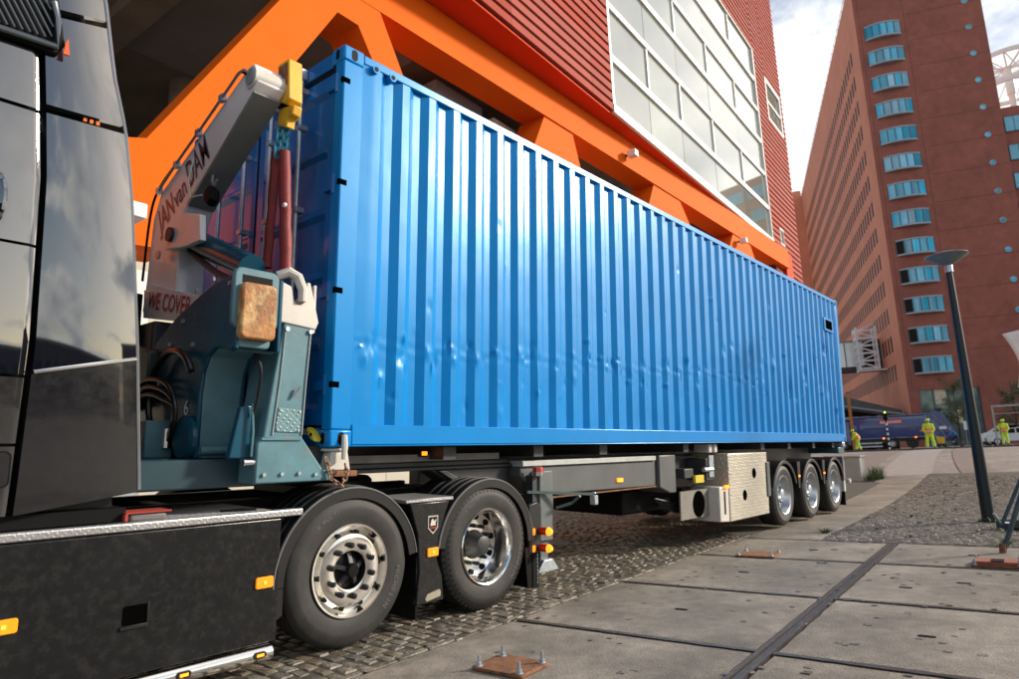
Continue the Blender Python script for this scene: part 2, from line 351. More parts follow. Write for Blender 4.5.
# rail channel let into the slabs and steel edges on the joints
for (dv, w, h) in ((-.034, .024, .005), (.034, .024, .005), (0, .03, -.006)):
    b = MB()
    for i in range(24):
        u0 = -4.3+i*11.25/24; u1 = u0+11.25/24; b.add([(u, JV[1]+dv+s*w/2, gq(u, JV[1])+h-q) for u in (u0, u1) for s in (-1, 1) for q in (0, .05)], [(0, 4, 6, 2), (0, 1, 5, 4), (2, 6, 7, 3)])
    b.build('rail', RAILM, apron)
rg = random.Random(3)
for u in JU[1:]:
    for v0, v1 in ((JV[1]+RW, JV[0]), (JV[2], JV[1]-RW), (JV[3], JV[2])):
        b = MB(); n = 26; P = []
        for i in range(n+1):
            v = v0+(v1-v0)*i/n; w = .02+.012*rg.random()
            P += [(u-w, v, gq(u, v)+.0035), (u+w, v, gq(u, v)+.0035)]
        b.add(P, [(2*i, 2*i+1, 2*i+3, 2*i+2) for i in range(n)]); b.build('joint_strip', RAILM if v0 < -2 else SLABD, apron)
# little lifting slots in the slabs
for u, v in ((2.3, -1.45), (2.25, -3.1), (4.15, -1.35), (4.3, -3.2), (6.0, -1.6), (6.1, -3.2), (.55, -1.9), (5.0, -1.9), (3.9, -2.8)):
    b = MB(); b.prism(rrect(u-.02, u+.02, v-.05, v+.05, .015), 2, gq(u, v)+.001, gq(u, v)+.0045); b.build('lifting_slot', GASKET, apron, 0)

# cobbles
cob = sheet('cobbled_road', BED, [x*.5-5 for x in range(0, 50)], [-.46, 0, 1, 2, 3, 4, 5, 6, 8, 10, 12], -.009); ORG[cob] = (0, 0, 0)
cob2 = sheet('cobbled_yard', BED, [6.95+x*.5 for x in range(0, 32)], [-9.5, -8, -6, -4, -2.5, -1.45], -.009); ORG[cob2] = (0, 0, 0)
def stone(hx, hy, rr, h=.06):
    i = .016; j = lambda s: rr.uniform(-s, s)
    def ring(fx, fy, z, q): return [(sx*fx+j(q), sy*fy+j(q), z+j(q*.4)) for sx, sy in ((-1, -1), (1, -1), (1, 1), (-1, 1))]
    V = ring(hx, hy, -h, .003)+ring(hx, hy, -.013, .006)+ring(hx-i*.55, hy-i*.55, -.004, .006)+ring(hx-i*1.7, hy-i*1.7, .0005, .005)
    F = [(k*4+a, k*4+(a+1) % 4, k*4+4+(a+1) % 4, k*4+4+a) for k in range(3) for a in range(4)]+[(12, 13, 14, 15)]
    return V, F
rc = random.Random(11); variants = []
for k in range(10):
    V, F = stone(.044+rc.uniform(-.005, .005), .066+rc.uniform(-.012, .012), rc); b = MB(); b.add(V, F); me = b.mesh('cobble', (0, 0, 0), .5); me.materials.append(COB); variants.append(me)
cl_ = np.array(RZ.T@WC)
def lay(par, u0, u1, v0, v1, nmax, keep):
    spots = []
    u = u0+.06; row = 0
    while u < u1-.05:
        v = v0+.085-(.08 if row % 2 else 0)+rc.uniform(-.02, .02)
        while v < v1-.02:
            if v > v0+.05 and keep(u, v): spots.append((u+rc.uniform(-.006, .006), v))
            v += .141+rc.uniform(-.010, .014)
        u += .098+rc.uniform(-.003, .004); row += 1
    spots.sort(key=lambda p: (p[0]-cl_[0])**2+(p[1]-cl_[1])**2)
    big = [p for p in spots if nearvis(p)][:nmax]; bs_ = set(big)
    for p in big:
        o = inst('cobble', rc.choice(variants), COB, par, (p[0], p[1], gq(*p)+rc.uniform(-.004, .002)), (rc.uniform(-.025, .025), rc.uniform(-.025, .025), rc.uniform(-.09, .09)))
    b = MB(); rn = []
    for p in spots:
        if p in bs_: continue
        V, F = stone(.044+rc.uniform(-.006, .004), .066+rc.uniform(-.014, .010), rc); z = gq(*p)+rc.uniform(-.005, .002); tx, ty = rc.uniform(-.035, .035), rc.uniform(-.035, .035)
        b.add([(p[0]+x, p[1]+y, z+q+x*tx+y*ty) for x, y, q in V], F); rn += [rc.random()]*len(F)
    o = b.build('cobbles', COB, par, .5, kind='stuff'); at = o.data.attributes.new('rnd', 'FLOAT', 'FACE'); at.data.foreach_set('value', rn)
def nearvis(p): return p[0] > -.5
lay(cob, -3, 13.5, -.46, 5.6, 220, lambda u, v: (u < 7.2 or v > .2) and v < 1.1+max(0, u+1)*.62)
lay(cob2, 6.95, 21.5, -8.2, -1.45, 80, lambda u, v: v > -2.2-(u-6.95)*.0-3.2-max(0, 9-u)*.3)
# kerb stones between cobbles and slabs
for k in range(38):
    u0 = -3+k*.27; b = MB(); b.box(u0+.004, u0+.262, -.456, -.40, gq(u0, -.43)-.08, gq(u0, -.43)+rg.uniform(-.004, .006)); b.build('kerb_stone', COB, cob, .5, .008, 1)
# far brick bands curving up the slope
def band(name, mat, pts, w, dz):
    b = MB(); P = []
    for i, (x, y) in enumerate(pts):
        a, c = pts[max(i-1, 0)], pts[min(i+1, len(pts)-1)]; d = Vector((c[0]-a[0], c[1]-a[1])).normalized()
        for s in (-2, -1, 0, 1, 2): X, Y = x-d.y*w/4*s, y+d.x*w/4*s; P.append((X, Y, ground(X, Y)+dz))
    b.add(P, [(5*i+k, 5*i+k+1, 5*i+6+k, 5*i+5+k) for i in range(len(pts)-1) for k in range(4)]); return struct(b.build(name, mat, None))
def bez(a, b_, c, n=24): return [((1-t)**2*a[0]+2*t*(1-t)*b_[0]+t*t*c[0], (1-t)**2*a[1]+2*t*(1-t)*b_[1]+t*t*c[1]) for t in [i/n for i in range(n+1)]]
band('red_brick_path', BRKRED, bez((19, 2.2), (30, 4.2), (46, 5.6)), 1.5, -.04)
band('pale_brick_path', BRKPALE, bez((20, .6), (31, 2.4), (46, 3.6)), 1.5, -.035)
band('brown_brick_path', BRKRED, bez((21.6, -1.2), (31, .6), (46, 2.2)), .9, -.03)
# kerb at the top of the slope
b = MB()
for i in range(30):
    y = -14+i*1.0; x = 47.5-.12*y; b.box(x, x+.25, y+.01, y+.99, ground(x, y)-.1, ground(x, y)+.06)
tag(b.build('crest_kerb', M('kerb_dark', (.10, .095, .09), .8), None, .5), 'dark low kerb along the top of the paved slope', 'kerb')
# rusty base plates with bolts
def base_plate(u, v, w, d, label, hollow=False, yaw=0):
    z = gq(u, v); r = root('base_plate', label, 'base plate', RZ@np.array([u, v, z]), 'l', 'rusty base plates on the slabs', TH+yaw)
    b = MB(); b.prism(rrect(-d/2, d/2, -w/2, w/2, .02), 2, .003, .022); b.build('plate', RUST, r, .6, .003, 1)
    if hollow:
        b = MB(); b.box(-d*.5+.03, d*.5-.03, -w*.44, w*.44, .023, .055); b.build('raised_block', M('rust_red_block', (.25, .07, .035), .8, 0, .3, 12, .3, 60), r, .6, .004, 1)
        b = MB(); b.box(-d*.42, d*.12, -w*.14, w*.10, .056, .062); b.build('notch', GASKET, r, .6)
    for sx in (-1, 1):
        for sy in (-1, 1):
            x, y = sx*(d/2-.035), sy*(w/2-.035); b = MB(); b.cyl((x, y, .015), (x, y, .072+.015*rg.random()), .009, None, 8); b.cyl((x, y, .022), (x, y, .042), .019, None, 6); b.cyl((x, y, .018), (x, y, .024), .026, None, 12); b.build('bolt', STEEL, r, .6)
base_plate(.44, -1.17, .36, .30, 'flat rusty base plate with four bolts nearest the truck wheels')
base_plate(5.33, -1.15, .44, .42, 'brown rusty base plate lying in front of the trailer storage box', yaw=.05)
base_plate(5.42, -3.42, .42, .34, 'rust red raised base plate with bolts beside the barrier foot', True)
# pebbles and leaves lying about
b = MB(); rn = []
for k in range(260):
    u, v = rc.uniform(-.5, 7.5), rc.uniform(-4, .6); s = rc.uniform(.004, .012)*(2.5 if rc.random() < .04 else 1); V, F = stone(s, s*rc.uniform(.6, 1.3), rc, s*.4); 
    b.add([(u+x, v+y, gq(u, v)+s*.4+.2*q) for x, y, q in [(x_, y_, min(q_, .01)) for x_, y_, q_ in V]], F); rn += [rc.random()]*len(F)
o = b.build('loose_grit', COB, None, .5, kind='stuff'); o.rotation_euler = (0, 0, TH); o['label'] = 'loose grit and small stones scattered over the slabs'; o['category'] = 'grit'
for u, v, s, nm in ((4.9, 1.35, .11, 'pale flat stone lying on cobbles under the trailer'),):
    b = MB(); rr_ = random.Random(5); ring = [(u+s*math.cos(k*.7)*(1+.3*rr_.random()), v+1.4*s*math.sin(k*.7)*(1+.3*rr_.random())) for k in range(9)]
    b.loft([[(x, y, gq(x, y)-.01) for x, y in ring], [(u+(x-u)*.9, v+(y-v)*.9, gq(x, y)+.03) for x, y in ring], [(u+(x-u)*.5, v+(y-v)*.5, gq(x, y)+.045) for x, y in ring]])
    o = b.build('loose_stone', M('pale_stone', (.42, .40, .37), .8, 0, .2, 20, .3, 40), None); o.rotation_euler = (0, 0, TH); tag(o, nm, 'stone')
# weeds between the cobbles of the yard
b = MB()
def tuft(b, x, y, z, n, h, spread):
    for k in range(n):
        a = rc.uniform(0, 6.28); l = h*rc.uniform(.5, 1); dx, dy = math.cos(a)*spread*rc.random(), math.sin(a)*spread*rc.random(); w = .004+.004*rc.random()
        px, py = x+dx*.3, y+dy*.3; sx, sy = -math.sin(a)*w, math.cos(a)*w
        b.add([(px-sx, py-sy, z), (px+sx, py+sy, z), (x+dx+sx*.7, y+dy+sy*.7, z+l*.7), (x+dx-sx*.7, y+dy-sy*.7, z+l*.7), (x+dx*1.7, y+dy*1.7, z+l)], [(0, 1, 2, 3), (3, 2, 4)])
for k in range(95):
    u, v = rc.uniform(7.2, 20), rc.uniform(-5.5, -1.5); x, y = CT*u-ST*v, ST*u+CT*v; tuft(b, x, y, ground(x, y), rc.randint(5, 16), rc.uniform(.02, .06), .07)
for px, py in ((986, 519), (992, 522), (825, 533), (1005, 545)):
    d = wray(px, py); t = -WC[2]/d[2]; p = WC+d*t; tuft(b, p[0], p[1], ground(p[0], p[1]), 50, .09, .14)
o = b.build('weeds', WEED, None, 0, kind='stuff'); o['label'] = 'small green weeds growing between cobbles of the yard'; o['category'] = 'weeds'
# ------------------------------------------------------------------ red clad theatre with orange frame (quay frame: u along, v away, z up)
TB = root('theatre_building', 'red slatted building raised on an orange frame behind the blue container', 'building', (16, 6, 0), 'q')
VF = 5.5; PIT_S = .345
def slat_mesh(l):
    b = MB(); h = PIT_S
    b.prism([(0, 0), (-.10, .01), (-.075, h-.075), (-.02, h-.065), (0, h-.065)], 0, 0, l-.012)   # (v, z) profile, overhanging lower edge
    me = b.mesh('slat', (0, 0, 0), .5); me.materials.append(CLAD); return me
def clad(u0, u1, z0, z1):
    me = slat_mesh(u1-u0); z = z0
    while z < z1: inst('slat', me, CLAD, TB, (u0, VF, z)); z += PIT_S
Z0 = 12.5
for a_, b_ in ((-3.5, 1), (1, 5.6), (5.6, 10.2), (10.2, 14.5), (14.5, 15.9)): clad(a_, b_, Z0, 18.5)
nz = int((24.55-Z0)/PIT_S)
for a_, b_ in ((15.9, 25.3), (25.3, 34.75)): clad(a_, b_, Z0+PIT_S*(nz+1), 34)
clad(34.75, 36.9, 8.6, 34); clad(36.9, 40.2, 8.6, 20.9); clad(36.9, 40.2, 23.7, 34); clad(40.2, 40.83, 8.6, 34)
# wall behind the slats, end wall, floor slab
b = MB(); b.box(-3.5, 15.95, VF+.03, VF+.35, Z0-.02, 40); b.box(15.95, 34.7, VF+.03, VF+.35, Z0+PIT_S*(nz+1), 40); b.box(34.7, 40.8, VF+.03, VF+.35, 8.6, 20.9); b.box(34.7, 36.9, VF+.03, VF+.35, 20.9, 23.7); b.box(34.7, 40.8, VF+.03, VF+.35, 23.7, 40); b.box(40.2, 40.8, VF+.03, VF+.35, 20.9, 23.7)
b.box(40.55, 40.8, VF+.35, 26, 8.6, 40); b.build('backing_wall', M('cladding_backing', (.10, .02, .015), .8), TB, 0)
b = MB()
for k in range(74): b.box(40.83, 40.9, VF+.05, 26, 8.6+k*PIT_S+.02, 8.6+k*PIT_S+PIT_S-.03)
b.build('end_wall_slats', CLAD, TB, .5)
for z_, h_ in ((16, 2.2), (27, 5)):
    b = MB(); b.box(40.92, 41.0, VF+.1, VF+.9, z_, z_+h_); b.build('end_window', WHITEF, TB, .5)
# big glazed field
zr = [12.78, 14.62, 16.62, 18.62, 20.55, 22.5, 24.5]; uc = [16.05, 19.2, 22.4, 26.3, 30.5, 34.7]
wf = MB(); wf.box(15.9, 34.8, VF-.12, VF+.1, zr[0]-.34, zr[0]-.02); wf.box(15.9, 34.8, VF-.06, VF+.12, zr[-1]-.02, zr[-1]+.12); wf.box(15.9, 16.05, VF-.09, VF+.1, zr[0]-.02, zr[-1]-.02); wf.box(34.65, 34.8, VF-.09, VF+.1, zr[0]-.02, zr[-1]-.02)
WFR = wf.build('window_frame', WHITEF, TB, .5, .01, 1)
for i, z in enumerate(zr[1:-1]):
    b = MB(); b.box(16.05, 34.65, VF-.05, VF+.10, z-(.15 if i % 2 == 0 else .11), z+.10); b.build('transom', WHITEF, WFR, .5)
for j in range(5):
    for i in range(6):
        u0, u1 = uc[j], uc[j+1]; mid = (u0+u1)/2
        for k, (p0, p1) in enumerate(((u0, u1),)):
            b = MB(); b.box(p0+.02, p1-.02, VF+.035, VF+.06, zr[i]+.08, zr[i+1]-.14); o = b.build('pane', GLASSB, WFR, 0)
            o.delta_rotation_euler = (random.uniform(-.0004, .0004), 0, random.uniform(-.0004, .0004))
        if i in (1, 3, 5) and j > 0:
            b = MB(); b.box(u0-.05, u0+.05, VF-.03, VF+.09, zr[i]+.1, zr[i+1]-.15); b.build('mullion', WHITEF, WFR, .5)
b = MB(); b.box(16.1, 34.6, VF+.4, VF+.5, zr[0], zr[-1]); b.build('blind_wall', M('interior_blind', (.45, .44, .36), .9), TB, 0)
# right hand window
b = MB(); b.box(36.9, 40.2, VF-.1, VF+.1, 20.9, 21.05); b.box(36.9, 40.2, VF-.1, VF+.1, 23.5, 23.7); b.box(36.9, 37.05, VF-.1, VF+.1, 21.05, 23.5); b.box(40.05, 40.2, VF-.1, VF+.1, 21.05, 23.5); b.box(37.05, 40.05, VF-.06, VF+.08, 22.2, 22.32); w2 = b.build('window', WHITEF, TB, .5)
for z0_, z1_ in ((21.05, 22.2), (22.32, 23.5)):
    b = MB(); b.box(37.05, 40.05, VF+.02, VF+.04, z0_, z1_); b.build('pane', GLASSB, w2, 0)
b = MB(); b.box(36.4, 37.2, VF-.11, VF-.03, 12.9, 13.9); w3 = b.build('small_window', WHITEF, TB, .5); b = MB(); b.box(36.5, 37.1, VF-.125, VF-.112, 13.0, 13.8); b.build('pane', GLASSB, w3, 0)
# red soffit under the cladding, orange beam, struts and the great diagonal
def vb(u): return 6.4-.047*(u-8)
b = MB(); b.add([(-3.5, VF+.0, Z0-.03), (36, VF+.0, Z0-.03), (36, vb(36)+.6, Z0-.03), (-3.5, vb(-3.5)+.6, Z0-.03), (-3.5, VF, Z0-.1), (36, VF, Z0-.1), (36, vb(36)+.6, Z0-.1), (-3.5, vb(-3.5)+.6, Z0-.1)], [(0, 1, 2, 3), (4, 7, 6, 5), (0, 4, 5, 1), (1, 5, 6, 2), (2, 6, 7, 3), (3, 7, 4, 0)])
b.build('soffit', REDTRIM, TB, 0)
def extr(b, poly, t, back=0):    # outline on the beam plane, thickened away from the street
    n = len(poly); V = [(u, vb(u)+back, z) for u, z in poly]+[(u, vb(u)+back+t, z) for u, z in poly]
    return b.add(V, [tuple(range(n)), tuple(range(2*n-1, n-1, -1))]+[(i, i+n, (i+1) % n+n, (i+1) % n) for i in range(n)])
ZB, ZT = 11.32, Z0-.105
b = MB(); extr(b, [(4.2, ZB), (36.2, ZB), (36.2, ZT), (4.2, ZT)], .85, .0); b.build('beam', ORANGE, TB, .5)
b = MB(); extr(b, [(36.2, 9.0), (37.4, 9.0), (37.4, ZT), (36.2, ZT)], 1.2, .15); b.build('end_post', REDTRIM, TB, .5)
def PB(px, py):
    V = 6.4
    for _ in range(6): q = QV(px, py, V); V = vb(q[0])
    return (q[0], q[2])
e1, e2, led, lb = PB(280, 0), PB(147, 138), PB(110, 136), PB(140, 243)
o1, o2, o3, o4 = PB(338, 12), PB(358.6, 25), PB(373, 60), PB(301, 56)
def ext(a, c, z): k = (z-a[1])/(c[1]-a[1]); return (a[0]+(c[0]-a[0])*k, z)
lo = ext(o1, o4, 6.2)
b = MB(); extr(b, [(-4, led[1]-.5), (led[0], led[1]), e2, ext(e2, e1, ZT), (7.3, ZT), (7.3, ZB-.002), PB(377, 3), PB(403.6, 76), ext(PB(377, 3), PB(403.6, 76), 5.4), (ext(o2, o3, 5.4)[0]-.2, 5.4), ext(o2, o3, 5.4), o2, o1, lo, (lo[0]-.4, lb[1]), (-4, lb[1]-.4)], .95, .012)
b.build('diagonal_frame', ORANGE, TB, .5)
for tl, tr, br, bl in (((546, 120), (574, 138), (582, 168), (536, 144)), ((656, 197), (682, 214), (690, 222), (650, 205)), ((735, 244), (752, 254), (757, 262), (730, 250))):
    A, B_, C_, D = PB(*tl), PB(*tr), PB(*br), PB(*bl)
    A = (A[0], ZB-.003); B_ = (B_[0], ZB-.003); b = MB(); extr(b, [A, B_, ext(B_, (C_[0], C_[1]), 8.2), ext(A, (D[0], D[1]), 8.2)], .9, .05); b.build('strut', ORANGE, TB, .5)
b = MB(); extr(b, [(10.8, 7.55), (36.2, 7.55), (36.2, 8.195), (10.8, 8.195)], .85, .02); b.build('lower_chord', ORANGE, TB, .5)
# small floodlights on the beam
for px, py in ((626, 156), (738, 242)):
    u, z = PB(px, py); v = vb(u); b = MB(); b.box(u-.14, u+.14, v-.42, v-.1, z-.12, z+.12); fl = b.build('floodlight', WHITEF, TB, .5, .02); b = MB(); b.cyl((u, v-.1, z), (u, v+.02, z), .05); b.build('bracket', DARKST, fl)
# interior of the loading bay seen through the frame
b = MB(); b.box(-12, 40.5, 7.9, 30, 12.2, 12.45); b.build('ceiling', CONC, TB, 0)
b = MB(); b.box(-12, 40.5, 7.9, 30, 40, 40.3); b.box(-12, 40.5, 7.9, 8.1, 12.46, 12.6); b.build('roof', M('roof_grey', (.2, .2, .2), .8), TB, 0)
b = MB(); b.box(-12, -3.5, VF+.03, VF+.35, Z0, 40); b.build('left_wall', CLAD, TB, 0)
for k, (u_, w_) in enumerate(((-9, .9), (3, .7), (14, .7), (26, .7))):
    b = MB(); b.box(u_, u_+w_, 8.2, 29, 11.6, 12.19); b.build('ceiling_beam', CONC, TB, .5)
# broad flat ceiling panel nearer the frame
b = MB(); b.box(2.6, 9, 7.9, 13, 11.9, 12.17); b.build('ceiling_panel', M('grey_ceiling_panel', (.27, .25, .22), .7, 0, .1, 1), TB, 0)
q = QV(186, 88, 14.0)
b = MB(); b.cyl((q[0]+.2, 14.0, .2), (q[0]+.2, 14.0, 12.19), .62, None, 28); b.build('column', COLM, TB)
for u_ in (14, 26): b = MB(); b.cyl((u_, 13, .2), (u_, 13, 12.19), .55, None, 24); b.build('column', COLM, TB)
# lower storey: cream panels and service blocks
for k in range(34):
    u0 = -12+k*1.5; b = MB(); b.box(u0+.008, u0+1.492, 9.0, 9.15, .1, 5.4); b.build('wall_panel', CREAM, TB, 0)
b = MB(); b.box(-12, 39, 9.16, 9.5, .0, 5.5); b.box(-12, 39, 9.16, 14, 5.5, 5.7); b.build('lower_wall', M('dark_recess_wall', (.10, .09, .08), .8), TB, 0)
b = MB(); b.box(9.6, 11.6, 7.6, 9.9, 5.71, 11.55); b.build('service_shaft', M('shaft_grey', (.30, .28, .25), .7, 0, .1, 1), TB, .5)
b = MB(); b.box(11.75, 15.6, 7.3, 8.7, 5.71, 11.2); b.build('pale_wall_block', M('pale_block', (.55, .51, .42), .7, 0, .06, 1), TB, .5)
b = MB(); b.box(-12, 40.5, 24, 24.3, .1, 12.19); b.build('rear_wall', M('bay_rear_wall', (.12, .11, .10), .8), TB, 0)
b = MB(); q = QV(138, 208, 6.0); b.box(q[0]-.14, q[0]+.14, 6.0, 6.35, q[2]-.13, q[2]+.1); b.build('wall_lamp', WHITEF, TB, .5, .02)
b = MB(); q = QV(141, 300, 6.2); b.box(q[0]-.6, q[0]+.45, 6.9, 7.3, .2, 4.35); b.build('white_pier', M('pier_white', (.62, .62, .60), .6), TB, .5, .01)

# ------------------------------------------------------------------ brick tower (local: s to the right along the front, d back, z up)
D1 = np.array([-.37489, .92707, 0]); KC = np.array([87.868, 12.274, 0]); KC[2] = ground(KC[0], KC[1])
ty = math.atan2(-D1[1], -D1[0])
TW = root('brick_tower', 'tall red brown brick tower with bowed blue windows and rows of slot windows', 'tower', KC, 'l', None, ty)
GZ = KC[2]; H = 61.5-GZ; FD = 95
def lz(z): return z-GZ
# front wall: plain sheet in strips with openings left for the bowed windows and entrance
WZ = [10.42+3.62*k for k in range(13)]; WS0, WS1 = .92, 5.02
fw = MB(); fw.box(5.02, 14.05, 0, .5, 0 if False else lz(8.0), H); fw.box(0, .92, 0, .5, 0, H)
prev = lz(8.0)
for z in WZ: fw.box(.92, 5.02, 0, .5, prev, lz(z-1.0)); prev = lz(z+1.0)
fw.box(.92, 5.02, 0, .5, prev, H); fw.box(7.2, 14.05, 0, .5, 0, lz(8.0)); fw.box(.92, 1.1, 0.02, .5, 0, lz(8)-.01)
fw.box(1.101, 7.2, 0.02, .48, lz(7.6), lz(8)-.01)
fw.box(13.5, 14.05, .5, 14, 0, H); fw.box(.4, 13.5, 13.6, 14, lz(30), H); fw.box(.4, 13.9, .5, 14, H-.4, H)
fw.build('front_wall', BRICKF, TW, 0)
for s_ in (.45, 5.55): b = MB(); b.box(s_, s_+.06, -.012, .0, lz(8), H); b.build('expansion_joint', M('joint_dark', (.165, .058, .046), .8), TW, 0)
for k in range(13): b = MB(); b.box(5.9, 13.9, -.012, 0, lz(WZ[k]+1.55), lz(WZ[k]+1.61)); b.build('course_line', MATS['joint_dark'], TW, 0)
for i, z in enumerate(WZ):
    n = 10; bow = .55
    def yb(t): return -.05-bow*(1-(2*t-1)**2)
    def ring(z0, z1, y_off, t0=0, t1=1, nn=n):
        P = [(WS0+(WS1-WS0)*(t0+(t1-t0)*k/nn), yb(t0+(t1-t0)*k/nn)+y_off) for k in range(nn+1)]
        return P+[(WS1-.001 if t1 == 1 else P[-1][0], .3), (WS0+.001 if t0 == 0 else P[0][0], .3)], z0, z1
    b = MB(); P, z0, z1 = ring(lz(z-1.0), lz(z-.78), -.06); b.prism([(p[0], p[1]) for p in P], 2, z0, z1); P, z0, z1 = ring(lz(z+.82), lz(z+1.0), -.06); b.prism(P, 2, z0, z1)
    w = b.build('window', TSILL, TW, .5)
    for k in range(5):
        t0, t1 = k/5+.012, (k+1)/5-.012; b = MB(); P, z0, z1 = ring(lz(z-.775), lz(z+.815), 0, t0, t1, 3); b.prism(P, 2, z0, z1)
        o = b.build('pane', DARKGL if (k == 0 and i < 5) else TGLASS, w, 0)
    for k in range(6):
        t = k/5; s_ = WS0+(WS1-WS0)*t; b = MB(); b.box(max(WS0, s_-.055), min(WS1, s_+.055), yb(t)-.04, .28, lz(z-.776), lz(z+.816)); b.build('mullion', TFRAME, w, 0)
for k in range(14):
    z = lz(8.9+3.59*k); b = MB(); b.lathe([(.36, 0.0), (.36, -.05), (.28, -.06), (.27, -.01)], (12.3, 0, z), 16, 1); w = b.build('porthole', TSILL, TW, .6); b = MB(); b.lathe([(.0, -.03), (.28, -.012)], (12.3, 0, z), 16, 1); b.build('pane', TGLASS, w)
# entrance glazing
b = MB(); b.box(1.1, 7.2, .32, .42, 0, lz(7.6)); eg = b.build('entrance_glazing', M('entrance_glass', (.10, .16, .15), .06, 0, .5, .9, spec=.8, coat=.6), TW, 0)
for s_ in (1.15, 2.6, 4.1, 5.6, 7.1): b = MB(); b.box(s_-.07, s_+.07, .2, .31, 0, lz(7.6)); b.build('mullion', TFRAME, eg, 0)
for z in (2.8, 5.2): b = MB(); b.box(1.1, 7.2, .22, .315, lz(z)-.08, lz(z)+.08); b.build('transom', TFRAME, eg, 0)
for s0_, s1_, z0_, z1_ in ((1.5, 2.4, 1.2, 3.4), (2.7, 3.9, 4.9, 6.8), (4.4, 5.2, 2.6, 4.4)): b = MB(); b.box(s0_, s1_, .29, .318, z0_, z1_); b.build('poster', M('poster_cream', (.6, .55, .38), .5), eg, 0)  # plain cream boards in front of the entrance glass
# long side wall (d runs back); slot windows in 13 storeys
rows = [10.3+3.6*k for k in range(13)]; PW = 1.75; ND = 42; D0 = 4.6; WW = 1.0
sw = MB(); prev = 0.
for i, z in enumerate(rows):
    sw.box(-.0, .42, .5, FD, prev, lz(z-1.0)); prev = lz(z+1.0)
    sw.box(0, .42, .5, D0, lz(z-1.0), lz(z+1.0))
    for k in range(ND): d = D0+k*PW; sw.box(.001, .42, d+WW, min(FD, d+PW), lz(z-1.0), lz(z+1.0))
    sw.box(.002, .42, D0+ND*PW, FD, lz(z-1), lz(z+1))
sw.box(0, .42, .5, FD, prev, H+.6); sw.box(.1, .42, 0.5, .6, 0, H)
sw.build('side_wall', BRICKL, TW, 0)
b = MB(); b.box(0, .001, .0, .5, 0, H+.6)
b = MB(); b.box(.0, .42, -.004, .498, H, H+.6); b.box(.42, 14.05, -.003, .42, H, H+.6); b.build('parapet', BRICKF, TW, 0)
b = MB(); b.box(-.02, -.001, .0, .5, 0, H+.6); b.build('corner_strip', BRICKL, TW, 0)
b = MB(); b.box(.035, .06, 0, WW, -1.0, 1.0); wm = b.mesh('window', (0, 0, 0), 0); wm.materials.append(DARKGL)
for i, z in enumerate(rows):
    for k in range(23): inst('window', wm, DARKGL, TW, (0, D0+k*PW, lz(z)))
b = MB()
for z in rows:
    for k in range(23, ND): d = D0+k*PW; b.box(.035, .06, d, d+WW, lz(z-1), lz(z+1))
b.build('far_windows', DARKGL, TW, 0, kind='stuff')
b = MB(); b.box(-.6, -.02, 72, 80, 0, 33); b.build('recess_portal', M('portal_dark', (.06, .025, .02), .8), TW, 0)
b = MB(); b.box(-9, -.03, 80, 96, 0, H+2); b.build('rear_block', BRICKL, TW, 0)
b = MB()
for k in range(40): b.box(.1, .14, 1+k*2.2, 1.04+k*2.2, H+.6, H+1.5)
b.box(.09, .15, .5, FD, H+1.45, H+1.5); b.build('roof_railing', STEEL, TW, 0)
# lower wing to the right
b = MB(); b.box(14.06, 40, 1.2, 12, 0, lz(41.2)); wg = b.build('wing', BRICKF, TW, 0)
for k in range(9):
    z = lz(39.0-3.62*k)
    for j in range(4):
        s_ = 14.5+j*4.6; b = MB(); b.box(s_, s_+3.9, 1.05, 1.199, z-1.05, z+.95); w = b.build('wing_window', TFRAME, wg, 0)
        b = MB()
        for p in range(4): b.box(s_+.08+p*.95, s_+.95+p*.95, 1.02, 1.049, z-.95, z+.85)
        b.build('pane', TGLASS, w, 0)
# ring crown of a building beyond
q = WD(1009, 78, 120); RGT = root('ring_tower', 'white spoked steel ring on a mast above the brick wing', 'tower', (q[0], q[1], ground(q[0], q[1])), 'w')
gz_ = ORG[RGT][2]; b = MB(); b.lathe([(.7, 0), (.55, q[2]-gz_-3.0)], (q[0], q[1], gz_), 16, 2); b.build('mast', WHITEF, RGT)
b = MB(); b.lathe([(5.2, -.35), (5.6, -.35), (5.6, .35), (5.2, .35), (5.2, -.35)], (q[0], q[1], q[2]+2.8), 40, 2); b.build('upper_ring', WHITEF, RGT)
b = MB(); b.lathe([(5.0, -.35), (5.4, -.35), (5.4, .35), (5.0, .35), (5.0, -.35)], (q[0], q[1], q[2]-2.4), 40, 2); b.build('lower_ring', WHITEF, RGT)
for k in range(12):
    a = k*math.pi/6; b = MB(); b.tube([(q[0]+.6*math.cos(a), q[1]+.6*math.sin(a), q[2]+1.8), (q[0]+5.3*math.cos(a), q[1]+5.3*math.sin(a), q[2]+2.8)], .16, 4); b.tube([(q[0]+5.3*math.cos(a), q[1]+5.3*math.sin(a), q[2]+2.8), (q[0]+5.1*math.cos(a+.5), q[1]+5.1*math.sin(a+.5), q[2]-2.4)], .12, 4); b.build('spoke', WHITEF, RGT, .5)
b = MB(); b.cyl((q[0], q[1], q[2]-3.2), (q[0], q[1], q[2]+2), .7); b.build('hub', WHITEF, RGT)
